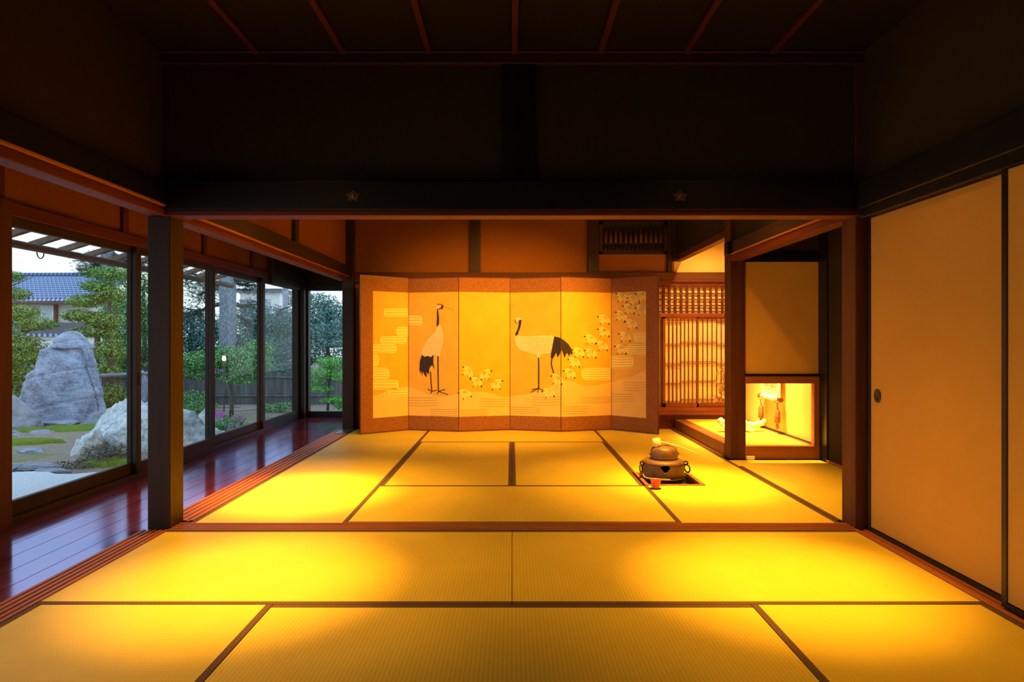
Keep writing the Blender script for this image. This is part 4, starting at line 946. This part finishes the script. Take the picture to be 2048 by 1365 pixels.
tree('garden_tree', 'bluish tree with dark boughs in the end window', 'tree', [(668, 835, 16), (665, 740, 16), (652, 690, 16), (650, 640, 16)],
     [(640, 600, 16, .45, .5, .2, 500), (635, 630, 16, .55, .5, .3, 1500), (670, 625, 16.5, .5, .5, .3, 1300), (640, 665, 15.6, .6, .5, .28, 1700), (685, 655, 16, .55, .5, .3, 1400), (660, 685, 15.6, .6, .5, .15, 1100), (610, 650, 16, .5, .5, .4, 900)], 'leaf_blue', .042, seed=9)
tree('maple_tree', 'bright green young maple low in the end window', 'tree', [(655, 850, 12.6), (656, 800, 12.6), (660, 760, 12.6), (664, 725, 12.6)],
     [(668, 725, 12.6, .40, .3, .14, 700), (650, 745, 12.6, .32, .3, .12, 420), (682, 752, 12.6, .30, .3, .12, 450), (632, 765, 12.8, .20, .3, .12, 200), (645, 778, 12.6, .25, .3, .07, 220), (672, 800, 12.6, .30, .3, .08, 320), (690, 815, 12.6, .2, .3, .07, 200)], 'leaf_maple', .034, seed=10, tr=.03)
tree('garden_shrub', 'dim green shrubs before the fence in the fourth window', 'shrub', [(560, 835, 13), (560, 815, 13), (560, 800, 13)],
     [(545, 815, 13, .35, .3, .1, 350), (580, 812, 13, .35, .3, .1, 350), (380, 800, 13, .45, .4, .2, 900), (400, 815, 12.5, .4, .3, .15, 600)], 'leaf_green', .030, seed=12, tr=.02)
tree('hedge_tree', 'dark wall of trees behind the fence, left of the pine', 'tree', [(390, 820, 19), (385, 740, 19), (380, 680, 19), (385, 640, 19)],
     [(330, 640, 19, 1.0, .6, .7, 2000), (390, 660, 19, 1.0, .6, .7, 2400), (350, 720, 19, 1.2, .6, .6, 2400), (420, 690, 18.5, .8, .6, .8, 2200)], 'leaf_blue', .055, seed=13, tr=.12)
tree('hedge_tree', 'dark wall of trees behind the fence, right of the pine', 'tree', [(520, 820, 19), (515, 740, 19), (510, 680, 19), (512, 640, 19)],
     [(490, 660, 19, .9, .6, .8, 2600), (520, 700, 18.6, .9, .6, .6, 2400), (550, 640, 19, .8, .6, .5, 1300), (600, 690, 19, 1.0, .6, .7, 2400), (700, 700, 19, 1.3, .6, .8, 2400)], 'leaf_blue', .055, seed=14, tr=.12)
tree('hedge_tree', 'shadowy trees behind the layered tree and the standing stone', 'tree', [(200, 820, 17), (190, 740, 17), (195, 680, 17), (190, 650, 17)],
     [(240, 640, 17, .6, .6, .8, 1900), (210, 740, 17, 1.0, .6, .5, 2200), (60, 740, 16, 1.3, .6, .6, 2400), (-20, 700, 16, 1.2, .6, 1.0, 2400), (270, 740, 17, .8, .6, .6, 1800)], 'leaf_green', .050, seed=15, tr=.12)
tree('hedge_tree', 'broad dark shrubs far left of the standing stone, outside the view', 'tree', [(-330, 850, 15), (-330, 760, 15), (-330, 700, 15)],
     [(-300, 690, 15, 1.3, .6, .8, 1500), (-200, 720, 15, 1.1, .6, .7, 1300), (-420, 700, 14, 1.2, .6, .9, 1300), (-560, 700, 13, 1.4, .6, 1.0, 1400), (-100, 760, 14, .8, .6, .6, 800)], 'leaf_green', .065, seed=25, tr=.08)
# azalea
t = empty('azalea_bush', (P(460, 870, 9.5).x, 9.5, GZ), 'low azalea bush with pink flowers near the third window', 'flowering bush')
rnd = random.Random(5); fo = MB(); c0 = P(458, 855, 9.6)
for px, py, Y, rx, ry, rz, n_ in ((458, 850, 9.7, .32, .3, .16, 1500), (440, 872, 9.4, .26, .25, .12, 800), (480, 866, 9.6, .26, .25, .12, 800), (500, 862, 9.9, .2, .2, .10, 400)): leaves(fo, P(px, py, Y), (rx, ry, rz), n_, .019, rnd)
fo.build('foliage', 'leaf_green', t)
st = MB()
for k in range(9):
    a = 2*PI*k/9; st.tube([(c0.x, 9.6, GZ-.03), (c0.x+.12*math.cos(a), 9.6+.12*math.sin(a), GZ+.15), (c0.x+.25*math.cos(a), 9.6+.2*math.sin(a), GZ+.28)], [.008, .006, .003], seg=5)
st.build('stems', 'branch', t)
for px, py in ((430, 822), (434, 827), (440, 829), (445, 831), (429, 828), (466, 834), (481, 836), (474, 851), (478, 854), (457, 858), (459, 861), (449, 826), (436, 833), (484, 838), (443, 836)):
    Y = 9.38 if py > 840 else 9.5; c = P(px, py, Y-.14); f_ = MB()
    for j in range(5):
        th = 2*PI*j/5+rnd.random(); d_ = Vector((math.cos(th), -.35, math.sin(th))).normalized()*.030; s_ = Vector((-math.sin(th), 0, math.cos(th)))*.017
        f_.poly([c, c+d_*.6+s_, c+d_, c+d_*.6-s_])
    f_.build('flower', 'petal', t)
# ground cover by the boulder
t = empty('ground_cover', (P(205, 930, 7.6).x, 7.6, GZ), 'low brownish leafy plants between boulder and window', 'plants', kind='stuff')
fo = MB()
for px, py, Y, rx, ry, rz, n_ in ((205, 905, 8.0, .25, .25, .12, 900), (190, 925, 7.7, .25, .2, .09, 800), (220, 915, 7.7, .22, .2, .10, 700), (150, 930, 7.5, .35, .2, .04, 500), (240, 905, 7.9, .2, .2, .10, 500)): leaves(fo, P(px, py, Y), (rx, ry, rz), n_, .016, rnd, m=None)
fo.build('foliage', 'leaf_dark', t)
# fence
FY = 14.6
t = empty('garden_fence', (-6, FY, GZ), 'dark vertical-slat fence behind the garden shrubs', 'fence')
mb = MB(); x = -9.6; rnd = random.Random(9)
while x < -2.2:
    h_ = .28+rnd.uniform(-.02, .02); mb.box((x, FY, GZ-.1), (x+.032, FY+.02, h_)); x += .040
mb.build('slats', 'fence_wood', t)
for z in (.18, -.25): MB().tube([(-9.6, FY-.025, z), (-2.2, FY-.025, z)], .02, seg=8).build('rail', 'fence_wood', t)
for k in range(6): MB().box((-9.6+k*1.45, FY+.02, GZ-.1), (-9.52+k*1.45, FY+.09, .34)).build('fence_post', 'fence_wood', t)
pl = MB().tube([P(196, 752, 13.3), P(250, 749, 13.3), P(300, 747, 13.3)], .035, seg=8).tube([P(200, 753, 13.3), P(225, 747, 13.35)], .02, seg=6)
for px in (200, 295): pl.tube([P(px, 750, 13.35), P(px, 830, 13.35)], .03, seg=8)
tag(pl.build('bamboo_rail', 'rock_grey', loc=P(250, 749, 13.3)), 'pale bamboo rail on low posts right of the standing stone', 'rail')
t = empty('glow_spot', tuple(P(448, 745, 12.3)), 'small glowing stand-in for a bright spot among the shrubs by the pine trunk', 'lamp')  # added glowing body standing in for a bright spot among the shrubs
MB().lathe([(.001, -.045), (.028, -.045), (.034, 0), (.026, .045), (.001, .047)], P(448, 717, 11.5), seg=14).build('glowing_body', 'spot_glow', t)
c = P(448, 717, 11.5); MB().lathe([(.045, .045), (.02, .065), (.001, .07)], c, seg=14).build('cap', 'branch', t)
MB().tube([(c.x, c.y, c.z-.045), (c.x, c.y, GZ-.05)], .012, seg=6).build('stake', 'branch', t)
# neighbour's house
t = empty('neighbour_house', (P(90, 640, 30).x, 32, GZ), 'neighbouring house with blue-grey tiled roof behind the garden', 'house')
a0 = P(-90, 605, 30); a1 = P(175, 605, 30); zt = P(0, 556, 33).z; ze = a0.z
mb = MB(); nx_, ny_ = 150, 12
for j in range(ny_*2):
    jj = (j+1)//2; u = jj/ny_; lift = .05 if j % 2 else 0
    for i in range(nx_+1):
        x = a0.x+(a1.x+.1-a0.x)*i/nx_; ph = i*2*PI/5.0
        mb.v.append((x-u*.9*((i/nx_) > .999), 30+3.2*u, ze+(zt-ze)*u+.085*abs(math.sin(ph/2))+(.10 if j % 2 else .0)))
for j in range(ny_*2-1):
    for i in range(nx_): a = j*(nx_+1)+i; mb.face((a, a+1, a+nx_+2, a+nx_+1), None)
mb.build('roof', 'roof_tile', t)
MB().box((a0.x, 33.1, zt-.05), (a1.x, 33.4, zt+.16)).tube([(a0.x, 33.25, zt+.18), (a1.x, 33.25, zt+.20)], .12, seg=8).build('ridge', 'roof_tile', t)
MB().tube([(a1.x+.05, 30, ze+.08), (a1.x+.05, 33.2, zt+.1)], .13, seg=8).build('hip_ridge', 'roof_tile', t)
MB().box((a0.x, 30.7, GZ), (a1.x-.3, 36, ze+.25)).build('wall', 'house_wall', t)
MB().box((a0.x, 30.62, GZ), (a1.x-.35, 30.69, 1.9)).build('weatherboards', 'house_board', t)
MB().box((a0.x, 30.05, ze-.10), (a1.x, 30.2, ze-.01)).build('eave_board', 'house_wood', t)
w0 = P(83, 612, 30.6); w1 = P(108, 641, 30.6)
wn_ = MB().box((w0.x, 30.55, w1.z), (w1.x, 30.64, w0.z)).build('window', 'white_paint', t)
MB().box((w0.x+.07, 30.53, w1.z+.07), (w1.x-.07, 30.549, w0.z-.07)).build('pane', 'pane_grey', wn_)
MB().box((w1.x+.02, 30.55, 1.9), (w1.x+.14, 30.68, ze)).build('timber_post', 'house_wood', t)
# low tiled lean-to roof beside the house and a white boundary wall
t = empty('boundary_wall', (-12, 24, GZ), 'white plastered boundary wall glimpsed behind the standing stone', 'garden wall')
b0 = P(-1400, 690, 24); b1 = P(300, 690, 24)
MB().box((b0.x, 24, GZ-.1), (b1.x, 24.2, P(0, 674, 24).z)).build('plaster', 'white_paint', t)
MB().box((b0.x, 23.9, P(0, 674, 24).z), (b1.x, 24.3, P(0, 668, 24).z)).build('coping', 'roof_tile', t)
t = empty('distant_building', (P(520, 600, 40).x, 42, GZ), 'pale distant building beyond the trees in the farthest side window', 'building')
c0, c1 = P(480, 586, 40), P(572, 620, 40)
MB().box((c0.x, 40, GZ), (c1.x-.4, 46, c0.z)).build('wall', 'white_paint', t)
MB().box((c0.x-.2, 39.7, c0.z), (c1.x-.2, 46.2, c0.z+.25)).build('roof', 'house_board', t)
for k in range(2): MB().box((c1.x-1.6-k*1.3, 39.96, c0.z-1.5), (c1.x-1.0-k*1.3, 39.999, c0.z-.4)).build('window', 'pane_grey', t)
tag(MB().tube([(PXX(571, 34), 34, GZ-.2), P(571, 560, 34)], .16, seg=8).build('utility_pole', 'rock_grey'), 'utility pole rising behind the trees in the farthest side window', 'pole')
